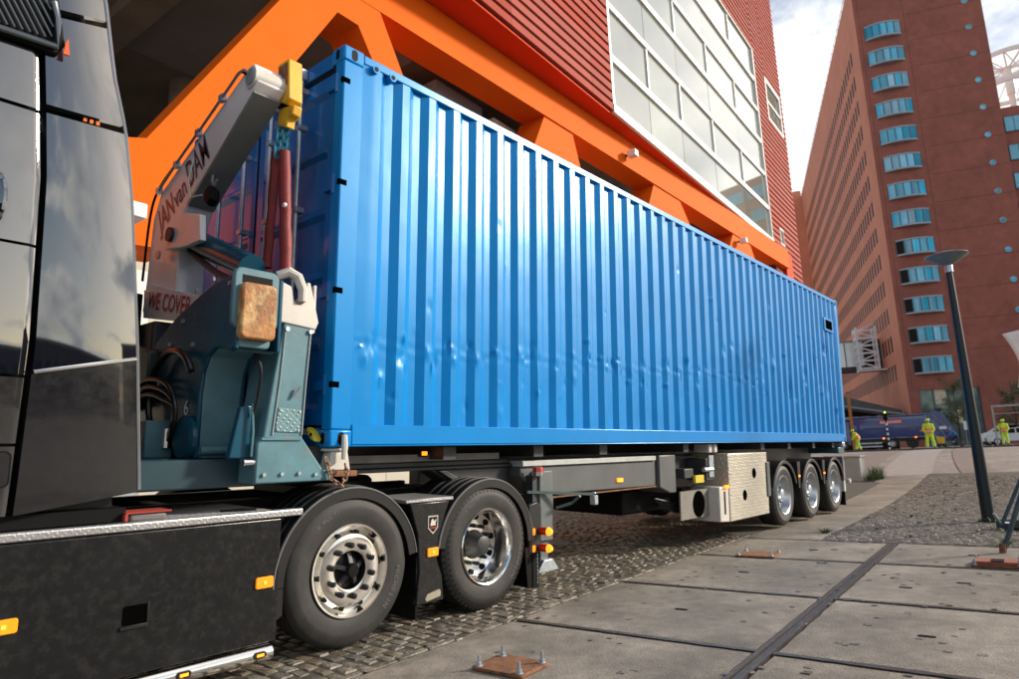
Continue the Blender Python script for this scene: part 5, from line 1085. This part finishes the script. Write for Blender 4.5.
# ------------------------------------------------------------------ things parked and standing at the top of the slope (local: x right, y away, z up)
FY = R(41.047-30-90)
def far(name, label, cat, px, dd, group=None, dyaw=0):
    q = WD(px, 447, dd); return root(name, label, cat, (q[0], q[1], ground(q[0], q[1])), 'l', group, FY+dyaw)
NAVY = M('truck_navy', (.008, .03, .17), .25, 0, .15, 1.5, coat=.6, dirt=((.03, .04, .08), .6, .9, 2))
GT = far('garbage_truck', 'navy blue garbage truck with red sign on its side', 'garbage truck', 900, 66)
k_ = .0985
def gx_(px): return (px-900)*k_
def gz__(py): return (449.5-py)*k_
b = MB(); x0_, x1_ = gx_(859), gx_(926); prof = [(.0, 1.1), (-.03, 1.5), (-.05, 2.1), (-.04, 2.8), (-.01, 3.08), (.10, 3.2), (2.2, 3.2), (2.4, 3.1), (2.55, 2.1), (2.45, 1.1)]
b.prism(prof, 0, x0_, x1_); gb_ = b.build('body', NAVY, GT, .6)
for xx in (x0_, x1_-.1): b = MB(); b.prism([(y-(.03 if y < 1 else -.03), z+(.03 if z > 3 else 0)) for y, z in prof], 0, xx-.02, xx+.14); b.build('body_rib', M('truck_rib_grey', (.16, .20, .30), .4), gb_, .5)
b = MB(); b.box(x0_, x1_, .0, .2, 3.19, 3.27); b.box(x0_, x1_, -.02, .12, 1.04, 1.13); b.build('body_rail', MATS['truck_rib_grey'], gb_, .5)
b = MB(); b.box(gx_(884.5), gx_(905), -.085, -.03, gz__(424.6), gz__(420)); sg_ = b.build('sign', M('sign_red_bright', (.55, .02, .03), .4), gb_, 0)
text('sign_text', 'REMONDIS', TXTWHITE, sg_, (gx_(885.5), -.087, gz__(423.9)), (1, 0, 0), (0, 0, 1), .34, .004, bold=.02, fit=gx_(904)-gx_(885.5))
b = MB(); b.prism([(gx_(926)+.01, 1.0), (gx_(926)+.01, 3.2), (gx_(934), 3.55), (gx_(939), 3.3), (gx_(949), 1.5), (gx_(948), .8), (gx_(942), .55), (gx_(934), .75)], 1, -.1, 2.5); tg = b.build('tailgate', NAVY, GT, .5, .04)
for a0, a1 in (((927, 420), (941, 441)), ((931, 418), (946, 436)), ((926, 432), (938, 446))): b = MB(); b.tube([(gx_(a0[0]), -.14, gz__(a0[1])), (gx_(a1[0]), -.14, gz__(a1[1]))], .07, 6); b.build('lift_strut', MATS['truck_rib_grey'], tg, .5)
b = MB(); b.box(gx_(934), gx_(940), .2, 2.2, 3.5, 3.75); b.build('tailgate_top', DARKST, tg, .5, .03)
for px_, py_ in ((919, 434), (925, 431.5)): b = MB(); b.box(gx_(px_), gx_(px_)+.22, -.20, -.15, gz__(py_), gz__(py_)+.2); b.build('reflector', REDL if px_ < 920 else WHITEF, tg, 0)
b = MB(); b.box(gx_(857), gx_(936), .3, 2.1, .72, 1.03); b.build('chassis', DARKST, GT, .5)
for z_ in (.62, .30): b = MB(); b.box(gx_(864), gx_(885), -.08, .0, z_-.07, z_+.07); b.build('side_guard', M('guard_silver', (.45, .5, .55), .35, .5), GT, .5)
for px_ in (849.5, 894, 911.5):
    for yy in (-.05, 2.1):
        b = MB(); b.lathe([(.28, .0), (.30, -.03), (.45, -.03), (.52, .05), (.52, .28), (.45, .34)], (gx_(px_), yy, .52), 28); w_ = b.build('wheel', RUBBER, GT); b = MB(); b.lathe([(.0, .06), (.12, .05), (.2, .1), (.29, .0)], (gx_(px_), yy, .52), 20); b.build('rim', SILVER if px_ != 911.5 else DARKST, w_)
    b = MB(); b.lathe([(.60, -.06), (.64, -.06), (.64, .4), (.60, .4)], (gx_(px_), 0, .52), 16, 1, 10, 170, True); b.build('wheel_arch', DARKST, GT, .5)
for px_ in (886, 914): b = MB(); b.box(gx_(px_), gx_(px_)+.16, -.06, -.03, 1.0-.02, 1.03+.09); b.build('side_marker', AMBERON, GT, 0)
b = MB(); b.prism([(gx_(838), .5), (gx_(857.3), .5), (gx_(857.3), 2.9), (gx_(842), 2.9), (gx_(838.5), 1.8)], 1, 0, 2.45); cb3 = b.build('cab', NAVY, GT, .5, .06); b = MB(); b.prism([(gx_(843), 1.75), (gx_(852), 1.75), (gx_(852), 2.65), (gx_(844), 2.65)], 1, -.02, -.001); b.build('side_window', DARKGL, cb3, 0)

# people
SKIN = M('skin', (.45, .26, .18), .6); HIVIS = M('hi_vis_lime', (.52, .80, .02), .6, 0, .15, 9, .2, 40); HIORA = M('hi_vis_orange', (.95, .18, .02), .6, 0, .1, 9); REFL = M('reflective_tape', (.62, .64, .62), .35); BOOT = M('boot_black', (.02, .018, .016), .6)
def blob(name, chains, mat, par, vox=.02):
    b = MB()
    for pts, rad in chains:
        P = [Vector(q) for q in pts]; t0 = (P[0]-P[1]).normalized()*rad[0]; t1 = (P[-1]-P[-2]).normalized()*rad[-1]
        b.tube([P[0]+t0*.95, P[0]+t0*.6]+P+[P[-1]+t1*.6, P[-1]+t1*.95], [rad[0]*.25, rad[0]*.8]+list(rad)+[rad[-1]*.8, rad[-1]*.25], 10)
    o = b.build(name, mat, par, 0); m = o.modifiers.new('remesh', 'REMESH'); m.mode = 'VOXEL'; m.voxel_size = vox; m.use_smooth_shade = True
    s_ = o.modifiers.new('smooth', 'SMOOTH'); s_.iterations = 3; return o
def fingers(hand, dirv, side):
    h = np.array(hand, float); dv = np.array(dirv, float)/np.linalg.norm(dirv); sd_ = np.array(side, float)/np.linalg.norm(side); out_ = []
    for k, (o_, l) in enumerate(((-.03, .065), (-.01, .08), (.012, .075), (.032, .055))):
        a = h+dv*.05+sd_*o_; out_.append(([a, a+dv*l*.5+np.array([0, -.012, 0]), a+dv*l+np.array([0, -.03, 0])], [.011, .010, .009]))
    a = h+sd_*-.035; out_.append(([a, a+dv*.035+sd_*-.03, a+dv*.06+sd_*-.035+np.array([0, -.012, 0])], [.013, .011, .010])); return out_
def person(r, J, jacket, trous, cap, hat='cap', vest=True):
    hd = np.array(J['head']); nk = np.array(J['neck']); pv = np.array(J['pelvis']); fd = np.array(J.get('face', (0, -1, 0)), float); sd_ = np.cross(fd, (0, 0, 1))
    L, R_ = J['L'], J['R']           # shoulder, elbow, wrist, hip, knee, ankle, toe
    ch = [([nk-np.array([0, 0, .02]), hd-np.array([0, 0, .09]), hd+np.array([0, 0, .01]), hd+np.array([0, 0, .07])], [.06, .07, .095, .08]), ([hd+fd*.085+np.array([0, 0, -.005]), hd+fd*.115+np.array([0, 0, -.025])], [.018, .016]), ([pv, (pv+nk)/2, nk], [.13, .14, .07])]
    for s_ in (-1, 1): ch.append(([hd+sd_*s_*.09, hd+sd_*s_*.10+np.array([0, 0, .03])], [.02, .018]))
    for S in (L, R_):
        ch.append(([S[0], S[1], S[2]], [.055, .045, .032])); dv = np.array(S[2])-np.array(S[1]); dv = dv/np.linalg.norm(dv); ch.append(([np.array(S[2]), np.array(S[2])+dv*.06], [.033, .036])); ch += fingers(np.array(S[2])+dv*.02, dv, np.cross(dv, fd)); ch.append(([S[3], S[4], S[5]], [.085, .06, .045])); ch.append(([S[5], S[6]], [.045, .04]))
    body = blob('body', ch, SKIN, r, .012)
    for s_ in (-1, 1):
        e = hd+fd*.09+sd_*s_*.035+np.array([0, 0, .012]); b = MB(); b.box(e[0]-.01, e[0]+.01, e[1]-.01, e[1]+.01, e[2]-.006, e[2]+.006); b.build('eye', GASKET, body, 0)
    b = MB(); e = hd+fd*.096+np.array([0, 0, -.055]); b.box(e[0]-.022, e[0]+.022, e[1]-.006, e[1]+.006, e[2]-.004, e[2]+.004); b.build('mouth', M('lips', (.3, .1, .08), .5), body, 0)
    md = (pv+nk)/2
    jc = [([pv+np.array([0, 0, -.05]), md, nk+np.array([0, 0, -.06])], [.175, .185, .13]), ([np.array(L[0])+np.array([0, 0, -.03]), np.array(R_[0])+np.array([0, 0, -.03])], [.10, .10])]
    for S in (L, R_): jc.append(([S[0], S[1], S[2]], [.088, .075, .062]))
    jk = blob('jacket', jc, jacket, r)
    tr = [([pv+np.array([0, 0, .02]), pv+np.array([0, 0, -.08])], [.165, .165])]
    for S in (L, R_): tr.append(([S[3], S[4], np.array(S[5])+np.array([0, 0, .06])], [.115, .092, .088]))
    tro = blob('trousers', tr, trous, r)
    for S in (L, R_): blob('boot', [([S[5], np.array(S[5])+np.array([0, 0, -.03])], [.062, .06]), ([np.array(S[5])+np.array([0, 0, -.02]), S[6]], [.056, .05])], BOOT, r, .015)
    if hat == 'cap':
        b = MB(); b.lathe([(.115, .02), (.12, .05), (.112, .10), (.08, .14), (.0, .155)], tuple(hd), 16, 2); b.lathe([(.0, .02), (.115, .02)], tuple(hd), 16, 2); c = hd+fd*.14+np.array([0, 0, .03]); b.box(c[0]-.08, c[0]+.08, c[1]-.05, c[1]+.05, c[2]-.008, c[2]+.008); b.build('helmet', cap, r)
    else: blob('hair', [([hd+np.array([0, .02, .05]), hd+np.array([0, .03, .08])], [.10, .09])], cap, r)
    if vest:
        def band(z0, z1, mat, k=1.0):
            b = MB(); rg_ = []
            for z in (z0, z1):
                t_ = (z-pv[2])/(nk[2]-pv[2]); c = pv+(nk-pv)*t_; rg_.append([(c[0]+(.225*k)*math.cos(a), c[1]+.215*k*math.sin(a), z) for a in [i*math.pi/10 for i in range(20)]])
            b.loft(rg_, True); return b.build('vest_band', mat, jk)
        band(pv[2]-.03, pv[2]+.26, HIORA); band(pv[2]+.09, pv[2]+.125, REFL, 1.02)
        for s_ in (-1, 1): b = MB(); b.tube([(pv[0]+s_*.10, pv[1]-.222, pv[2]+.0), (pv[0], pv[1]-.227, pv[2]+.22)], .018, 4); b.build('chevron', REFL, jk)
    for S in (L, R_):
        kx = (np.array(S[4])*.35+np.array(S[5])*.65); b = MB(); b.cyl(kx+np.array([0, 0, -.03]), kx+np.array([0, 0, .03]), .098, None, 12); b.build('leg_tape', REFL, tro)
def stance(sp=.13, arm=0, fwd=0.):
    J = dict(head=(0, -.02, 1.66), neck=(0, 0, 1.50), pelvis=(0, 0, .96))
    for k, s_ in (('L', -1), ('R', 1)):
        J[k] = [(s_*.19, 0, 1.43), (s_*.27, -.02, 1.15), (s_*.17, -.15, .98), (s_*.09, 0, .90), (s_*(.10+sp*.5), -.03, .50), (s_*(.08+sp), 0, .09), (s_*(.10+sp*1.1), -.15, .045)]
    return J
def worker(label, px, dd, J, yaw=0, sc=1.):
    r = far('person', label, 'person', px, dd, 'road workers in lime clothing', yaw); r.scale = (sc,)*3; person(r, J, HIVIS, HIVIS, HIVIS); return r
worker('person in lime suit with orange vest standing by the rear of the garbage truck', 931, 40.5, stance(.11), 0, 1.0)
wB = worker('person in lime suit and orange vest standing in front of the white van', 1006.5, 48, stance(.06), R(-8), 1.03)
J = stance(.04); J['head'] = (0, -.30, 1.52); J['neck'] = (0, -.20, 1.40); J['face'] = (0, -.95, -.3)
for k, s_ in (('L', -1), ('R', 1)): J[k][0] = (s_*.18, -.16, 1.34); J[k][1] = (s_*.22, -.24, 1.08); J[k][2] = (s_*.16, -.36, .92); J[k][5] = (s_*.10, .12*s_, .09); J[k][6] = (s_*.10, .12*s_-.15, .045)
worker('person in lime suit bending forward beside the container end', 858.5, 51, J, R(-70), .98)
# broom held by the right hand worker
BR = far('broom', 'long handled broom held by the person before the white van', 'broom', 1002.5, 47.8); b = MB(); b.cyl((0, -.05, .05), (.06, -.05, 1.55), .016, None, 8); b.build('handle', DARKST, BR); b = MB(); b.box(-.14, .14, -.10, .0, .0, .07); b.build('head', BOOT, BR, .5)
# cyclist
BK = far('bicycle', 'dark bicycle ridden along the street beside the garbage truck', 'bicycle', 955, 60)
for cx_ in (-.53, .53):
    b = MB(); b.lathe([(.325, -.016), (.35, -.012), (.35, .012), (.325, .016), (.325, -.016)], (cx_, 0, .35), 32); w_ = b.build('wheel', RUBBER, BK); b = MB(); b.cyl((cx_, -.04, .35), (cx_, .04, .35), .025, None, 10); 
    b.build('hub', STEEL, w_)
    for k in range(8): a = k*math.pi/4; b = MB(); b.cyl((cx_, 0, .35), (cx_+.325*math.cos(a), 0, .35+.325*math.sin(a)), .003, None, 4); b.build('spoke', STEEL, w_)
b = MB(); b.tube([(.53, 0, .35), (.08, 0, .30), (.22, 0, .85)], .018, 6); b.tube([(.08, 0, .30), (-.38, 0, .82), (.20, 0, .78)], .018, 6); b.tube([(-.53, 0, .35), (-.40, 0, .82), (-.36, 0, 1.0)], .016, 6); b.tube([(.53, 0, .35), (.20, 0, .78)], .012, 6); b.build('frame', DARKST, BK)
b = MB(); b.tube([(-.28, -.27, 1.02), (-.36, -.2, 1.02), (-.37, 0, 1.0), (-.36, .2, 1.02), (-.28, .27, 1.02)], .013, 6); b.build('handlebar', STEEL, BK); b = MB(); b.loft([[(x_, y_*w_, .90+dz) for y_ in (-1, -.5, .5, 1) for dz in (0,)]+[(x_, y_*w_, .86) for y_ in (1, -1)] for x_, w_ in ((.10, .03), (.22, .06), (.36, .09))]); b.build('saddle', GASKET, BK)
b = MB(); b.box(.3, .75, -.12, .12, .72, .75); b.build('carrier', DARKST, BK, .5)
CY = far('person', 'person in blue jacket and dark trousers riding the bicycle', 'person', 955, 60); CY['group'] = 'cyclist'
J = dict(head=(-.16, 0, 1.60), neck=(-.08, 0, 1.44), pelvis=(.20, 0, 1.0), face=(-1, 0, -.1)); J['L'] = [(-.06, -.18, 1.36), (-.16, -.26, 1.15), (-.28, -.26, 1.07), (.18, -.09, .97), (-.16, -.12, .72), (.04, -.12, .30), (-.08, -.12, .22)]; J['R'] = [(-.06, .18, 1.36), (-.16, .26, 1.15), (-.28, .26, 1.07), (.18, .09, .97), (-.05, .12, .62), (.14, .12, .22), (.02, .12, .15)]
person(CY, J, M('jacket_blue', (.02, .16, .42), .6), M('trousers_dark', (.02, .02, .03), .7), M('hood_blue', (.02, .14, .36), .6), 'hair', False)

# vehicles on the right
def vehicle(r, prof, w, mat, wheels, wr, glass, head):
    b = MB(); n = len(prof); rings = []
    for yy, ins in ((0, .10), (.09, .0), (w-.09, .0), (w, .10)):
        cxm = sum(p[0] for p in prof)/n; czm = .9; rings.append([(p[0]+(cxm-p[0])*ins*.2, yy+(.10 if p[1] > 1.0 and yy < .2 else (-.10 if p[1] > 1.0 else 0))*min(1, (p[1]-1.0)/.6 if p[1] > 1 else 0), p[1]+(czm-p[1])*ins*.5) for p in prof])
    b.loft(rings); bd = b.build('body', mat, r, .6)
    for g in glass: b = MB(); b.prism(g, 1, .015, .10); b.build('side_window', DARKGL, bd, 0)
    for wx in wheels:
        for yy in (.0, w-.22): b = MB(); b.lathe([(.19, .02), (.21, -.015), (wr-.04, -.015), (wr, .03), (wr, .19), (wr-.04, .22)], (wx, yy, wr), 24); w_ = b.build('wheel', RUBBER, r); b = MB(); b.lathe([(.0, .0), (.05, -.01), (.20, .02)], (wx, yy, wr), 16); b.build('rim', SILVER, w_)
    for hx_, hz_ in head: b = MB(); b.box(hx_, hx_+.3, -.01, .16, hz_, hz_+.16); b.build('headlight', M('headlight', (.7, .72, .74), .1, coat=.5), bd, .5, .03)
    return bd
CARW = M('van_white', (.72, .74, .76), .25, 0, .05, 1, coat=.6); CARS = M('car_silver', (.42, .44, .46), .28, .5, .06, 1, coat=.6)
VN = far('white_van', 'white van parked before the brick tower at the right', 'van', 980, 63)
bd = vehicle(VN, [(-.1, .35), (-.15, .75), (.0, 1.05), (.75, 1.22), (1.75, 1.85), (2.4, 1.98), (5.0, 1.98), (5.1, 1.8), (5.1, .35)], 1.9, CARW, (.85, 4.0), .33, ([(1.15, 1.25), (2.1, 1.22), (2.1, 1.78), (1.85, 1.76)], [(2.25, 1.22), (3.6, 1.22), (3.6, 1.80), (2.25, 1.80)], [(3.75, 1.22), (4.9, 1.22), (4.85, 1.78), (3.75, 1.80)]), ((-.1, .8),))
b = MB(); b.add([(.80, .2, 1.235), (1.72, .25, 1.83), (1.72, 1.65, 1.83), (.80, 1.7, 1.235)], [(0, 1, 2, 3)]); b.build('windscreen', DARKGL, bd, 0)
SC = far('silver_car', 'silver car low in front of the white van', 'car', 988, 57.5)
bd = vehicle(SC, [(.0, .30), (-.05, .6), (.15, .82), (.95, .95), (1.75, 1.40), (2.3, 1.46), (3.3, 1.42), (4.0, 1.0), (4.2, .9), (4.2, .3)], 1.75, CARS, (.75, 3.35), .31, ([(1.2, .98), (2.05, .98), (2.05, 1.36), (1.78, 1.34)], [(2.15, .98), (3.2, .98), (3.1, 1.35), (2.15, 1.37)]), ((.0, .6),))
b = MB(); b.add([(1.0, .2, .975), (1.72, .25, 1.395), (1.72, 1.5, 1.395), (1.0, 1.55, .975)], [(0, 1, 2, 3)]); b.build('windscreen', DARKGL, bd, 0)

# trees
LEAF = M('tree_leaf', (.075, .085, .028), .6, 0, .4, 3, rnd=.35); BARK = M('bark', (.07, .055, .04), .9, 0, .3, 6, .5, 20)
def tree(label, px, dd, h, rad, seed):
    r = far('street_tree', label, 'tree', px, dd, 'young street trees'); q = random.Random(seed); b = MB(); b.tube([(0, 0, -.05), (.03, 0, h*.28), (-.02, .02, h*.55), (.0, 0, h*.9)], [.10, .085, .06, .015], 8)
    tips = []
    for k in range(22):
        z = h*q.uniform(.27, .85); a = q.uniform(0, 6.28); l = rad*q.uniform(.5, 1.0)*(1-.35*(z/h)); e = (l*math.cos(a), l*math.sin(a), z+l*q.uniform(.4, 1.0)); b.tube([(0, 0, z), (e[0]*.5, e[1]*.5, z+(e[2]-z)*.35), e], [.035, .022, .008], 5); tips.append(((0, 0, z), e))
    b.build('trunk', BARK, r)
    b = MB(); rn = []
    for (s0, e) in tips:
        for m in range(120):
            t_ = q.uniform(.25, 1.12); c = np.array([s0[i]+(e[i]-s0[i])*t_ for i in range(3)])+np.array([q.gauss(0, .20), q.gauss(0, .20), q.gauss(0, .20)]); s_ = q.uniform(.05, .10); u_ = Vector((q.gauss(0, 1), q.gauss(0, 1), q.gauss(0, 1))).normalized(); v_ = u_.orthogonal().normalized()
            b.add([c-np.array(u_)*s_, c+np.array(v_)*s_*.55, c+np.array(u_)*s_, c-np.array(v_)*s_*.55], [(0, 1, 2, 3)]); rn.append(q.random())
    o = b.build('crown', LEAF, r, 0); at = o.data.attributes.new('rnd', 'FLOAT', 'FACE'); at.data.foreach_set('value', rn)
tree('slender young tree in dark leaf before the tower entrance', 962, 64, 7.0, 1.55, 4)
tree('young tree with dark leaves at the right edge above the silver car', 1021, 61, 6.6, 1.6, 9)

# striped traffic pole, steel frame, road sign
TP = far('traffic_light', 'black and white striped traffic light pole in front of the garbage truck', 'traffic light', 889.5, 47)
for k in range(13): b = MB(); b.cyl((0, 0, k*.17), (0, 0, k*.17+.168), .055, None, 12); b.build('pole_segment', GASKET if k % 2 else WHITEF, TP)
b = MB(); b.prism(rrect(-.13, .13, 2.15, 2.75, .06), 1, -.1, .12); hd_ = b.build('signal_head', GASKET, TP, .5, .02); b = MB(); b.cyl((0, -.112, 2.62), (0, -.101, 2.62), .075, None, 16); b.build('green_lens', emit('lens_green_lit', (.55, .9, .15), 1.5), hd_)
b = MB(); b.lathe([(.0, -.14), (.14, -.13), (.16, -.05), (.14, .0)], (0, 0, 2.18), 18); b.build('lower_lamp', GASKET, TP)
SF = far('cycle_rack', 'grey steel goal shaped rack standing behind the right hand person', 'rack', 998.5, 52)
FR = M('frame_steel', (.30, .31, .32), .5, .4)
for x_ in (0, 3.4): b = MB(); b.box(x_-.06, x_+.06, -.06, .06, -.05, 2.95); b.build('post', FR, SF, .5)
b = MB(); b.box(-.06, 3.46, -.061, .061, 2.951, 3.10); b.build('top_rail', FR, SF, .5)
b = MB(); b.box(.0, 3.3, -.03, .03, 2.4, 2.46); b.build('cross_rail', FR, SF, .5)
RS = far('road_sign', 'small white arrow sign on a blue post near the cyclist', 'sign', 946, 61.5); b = MB(); b.cyl((0, 0, 0), (0, 0, 2.1), .04, None, 8); b.build('post', M('post_blue', (.03, .12, .30), .5), RS); b = MB(); b.prism([(-.30, 1.62), (.2, 1.62), (.32, 1.76), (.2, 1.9), (-.30, 1.9)], 1, -.06, -.045); b.build('sign_board', WHITEF, RS, .5)
PS = far('parking_meter', 'white notice board on a post left of the lamp', 'sign', 968.5, 62); b = MB(); b.cyl((0, 0, 0), (0, 0, 2.2), .035, None, 8); b.build('post', FR, PS); b = MB(); b.box(-.12, .14, -.06, -.036, 1.5, 2.3); b.build('board', WHITEF, PS, .5)
b = MB(); PS.name = 'notice_board'
OP = far('timber_post', 'orange brown timber post left of the garbage truck body', 'post', 854.5, 63); b = MB(); b.box(-.13, .13, 0, .2, -.05, 5.4); b.build('post_shaft', M('timber_orange', (.40, .16, .04), .6, 0, .2, 2), OP, .5, .02); b = MB(); b.box(-.15, .15, -.02, .22, 5.41, 5.5); b.build('cap', DARKST, OP, .5)
YS = far('street_sweeper_hopper', 'small yellow bin trolley beside the cyclist', 'bin', 942, 58); YS.name = 'bin_trolley'; b = MB(); b.loft([[(-.25, -.2, .35), (.25, -.2, .30), (.25, .2, .30), (-.25, .2, .35)], [(-.36, -.28, .95), (.30, -.28, .85), (.30, .28, .85), (-.36, .28, .95)]]); b.build('tub', M('bin_yellow', (.7, .45, .03), .5), YS, .5, .03)
for sx in (-.2, .2): b = MB(); b.lathe([(.0, -.03), (.15, -.03), (.15, .03), (.0, .03)], (sx, -.25, .15), 14); b.build('wheel', RUBBER, YS)

# banner at the right edge
q = WD(1002, 334, 24); fx = math.atan2(-1, 0); BN = root('banner', 'white printed banner curving out at the right edge in front of the tower', 'banner', (q[0], q[1], ground(q[0], q[1])), 'l', None, FY); kk = 24/670
b = MB(); z0 = q[2]-ORG[BN][2]-0+0; z0 = q[2]-ground(q[0], q[1]); rows_ = 18; V = []
def ledge(t): return kk*(0+10*math.sin(min(1, t/.62)*math.pi/2) if t < .62 else 10-4.5*((t-.62)/.38))
for i in range(rows_+1):
    t_ = i/rows_; xl_ = ledge(t_); 
    for j in range(13): s_ = j/12; xx = xl_+(kk*52-xl_)*s_; V.append((xx, .10*math.sin(xx*3+t_*2), z0-kk*54*t_+kk*9*s_*(1-t_)))
b.add(V, [(i*13+j, i*13+j+1, i*13+14+j, i*13+13+j) for i in range(rows_) for j in range(12)])
mb_ = M('banner_print', (.72, .72, .72), .7, 0, .06, 2); fl2 = b.build('cloth', mb_, BN, .8); so = fl2.modifiers.new('thick', 'SOLIDIFY'); so.thickness = .006
for (ta, tb_, mat_) in ((.72, .80, M('print_yellow', (.55, .48, .12), .7)), (.80, .90, M('print_green', (.30, .36, .14), .7)), (.90, .985, M('print_mauve', (.20, .14, .22), .7))):
    b = MB(); V = []
    for t_ in (ta, (ta+tb_)/2, tb_):
        xl_ = ledge(t_)+.02
        for j in range(13): s_ = j/12; xx = xl_+(kk*51.5-xl_)*s_; V.append((xx, .10*math.sin(xx*3+t_*2)-.012, z0-kk*54*t_+kk*9*s_*(1-t_)))
    b.add(V, [(i*13+j, i*13+j+1, i*13+14+j, i*13+13+j) for i in range(2) for j in range(12)]); b.build('printed_band', mat_, fl2, .8)
for i, (t_, w_) in enumerate(((.26, 9), (.33, 12), (.40, 7))):
    b = MB(); V = []
    for dt in (0, .022):
        for j in range(7): xx = kk*(16+w_*j/6); V.append((xx, .10*math.sin(xx*3+(t_+dt)*2)-.012, z0-kk*54*(t_+dt)+kk*9*(xx/(kk*52))*(1-t_)))
    b.add(V, [(j, j+1, 8+j, 7+j) for j in range(6)]); b.build('print_line', M('print_grey', (.33, .36, .38), .7), fl2, .8)
b = MB(); b.tube([(kk*52.5, .0, 0), (kk*52.5, 0, z0+kk*12)], .04, 10); b.build('pole', LAMPB, BN)

# ------------------------------------------------------------------ footbridge, stair and canopy beside the tower (tower local frame)
SB = root('footbridge', 'glazed footbridge running into the side of the brick tower', 'bridge', tuple(KC), 'l', None, ty)
GLB = M('bridge_glass_backlit', (.86, .92, .88), .08, 0, .1, .5, rnd=.12, spec=.7)  # pale base colour holds the sky light coming through from behind
bz0, bz1, by0, by1 = lz(12.2), lz(15.6), 12.0, 16.0
b = MB(); b.box(-34, -.05, by0, by1, bz0-.5, bz0); fl_b = b.build('deck', DARKST, SB, 0)
b = MB(); b.box(-34, -.05, by0, by1, bz1, bz1+.25); b.build('roof', M('bridge_roof', (.25, .26, .26), .5), SB, 0)
for k in range(14): x_ = -2.2-k*2.3; b = MB(); b.box(x_-2.2, x_, by0+.05, by0+.09, bz0+.02, bz1-.02); b.build('pane', GLB, SB, 0)
for k in range(15): x_ = -2.15-k*2.3; b = MB(); b.box(x_-.06, x_+.06, by0-.02, by0+.04, bz0, bz1); b.build('mullion', TFRAME, SB, 0)
b = MB(); b.box(-2.1, -.05, by0+.06, by0+.2, bz0+.01, bz1-.01); b.build('end_panel', DARKGL, SB, 0)
for x_ in (-12, -24): b = MB(); b.box(x_-.3, x_+.3, by0+1, by1-1, -.2, bz0-.51); b.build('pier', COLM, SB, 0)
ST_ = root('steel_stair', 'white steel lattice stair tower beside the footbridge', 'stair', tuple(KC), 'l', None, ty); WL = M('lattice_white', (.82, .84, .84), .5)
for x_ in (-3.2, -.9):
    for y_ in (9.4, 11.4): b = MB(); b.box(x_-.12, x_+.12, y_-.12, y_+.12, lz(11.4), lz(17.2)); b.build('post', WL, ST_, 0)
for k in range(6):
    z_ = lz(11.45)+k*1.02; b = MB(); b.box(-3.33, -.77, 9.2, 9.27, z_, z_+.22); b.box(-3.33, -3.26, 9.271, 11.6, z_, z_+.22); b.build('rail', WL, ST_, 0, kind=None)
    b = MB(); b.tube([(-3.2, 9.32, z_+.1), (-.9, 9.32, z_+1.0)] if k % 2 else [(-.9, 9.32, z_+.1), (-3.2, 9.32, z_+1.0)], .11, 4); b.build('flight', WL, ST_, .5)
b = MB(); b.box(-3.3, -.02, 9.3, 11.5, lz(11.2), lz(11.4)); b.build('base_platform', WL, ST_, 0)
b = MB(); b.box(-3.3, -2.9, 11.51, 11.99, lz(11.2), lz(11.4)); b.build('bridge_bracket', WL, ST_, 0)
CP = root('canopy', 'dark slanted canopy roof between the container and the brick tower', 'canopy', tuple(KC), 'l', None, ty)
b = MB(); b.prism([(-22, 8.6), (-.6, 4.1), (-.6, 4.5), (-8, 6.9), (-22, 9.6)], 1, 1.5, 9.5); b.build('roof', M('canopy_dark', (.055, .06, .062), .45, 0, .2, .6), CP, .5)
b = MB(); b.prism([(-22, 8.35), (-.4, 3.85), (-.4, 4.08), (-22, 8.58)], 1, 1.3, 9.6); b.build('fascia', M('canopy_fascia', (.20, .23, .25), .4), CP, .5)
for k in range(9): z_ = .8+k*.72; b = MB(); xr_ = -1.0-max(0, (z_-3.4))*4.6; b.box(-21, xr_-1.5, 3.0, 3.08, z_, z_+.34); b.build('louvre', M('louvre_grey', (.34, .38, .38), .4), CP, 0)
b = MB(); b.prism([(-21, -.1), (-1, -.1), (-1, 3.8), (-21, 8.0)], 1, 3.3, 3.4); b.build('glazing', DARKGL, CP, 0)
for x_ in (-20, -14.5, -9, -3.5): b = MB(); b.tube([(x_, 2.2, -.1), (x_-1.6, 2.2, 4.0-.19*(x_+3.5)*1.05)], .22, 8); b.build('strut', DARKST, CP)
b = MB(); b.lathe([(.0, -.1), (.62, -.1), (.66, .1), (.0, .1)], (-3.2, 1.1, 3.3), 20); b.build('round_sign', M('disc_grey', (.40, .43, .45), .4), CP)

# ------------------------------------------------------------------ sheds out of view, added only for the cab and container to reflect
SH = M('shed_brick', (.10, .07, .055), .8, 0, .2, .4)
for lab, x_, y_, w_, d_, h_ in (('unseen dark flat roofed shed added for the cab side to mirror', -34, -58, 26, 14, 8.5), ('unseen taller dark block added to be mirrored beside the shed', -3, -62, 12, 14, 13), ('unseen long low dark hall added for the cab to mirror', 14, -66, 34, 14, 6.5), ('unseen wide dark warehouse added to block low sky from the container side', 56, -56, 30, 18, 11), ('unseen dark warehouse added to block low sky at the container foot', 84, -34, 26, 14, 10)):
    r = root('reflection_shed', lab, 'shed', (x_, y_, 0), 'w', 'unseen sheds added for reflections'); b = MB(); b.box(x_, x_+w_, y_-d_, y_, -.2, h_); b.build('wall', SH, r, 0); b = MB(); b.box(x_-.3, x_+w_+.3, y_-d_-.3, y_+.3, h_+.002, h_+.4); b.build('roof', DARKST, r, 0)
    for k in range(int(w_/3)): b = MB(); b.box(x_+.8+k*3, x_+2.4+k*3, y_+.001, y_+.05, h_*.45, h_*.75); b.build('window', DARKGL, r, 0)
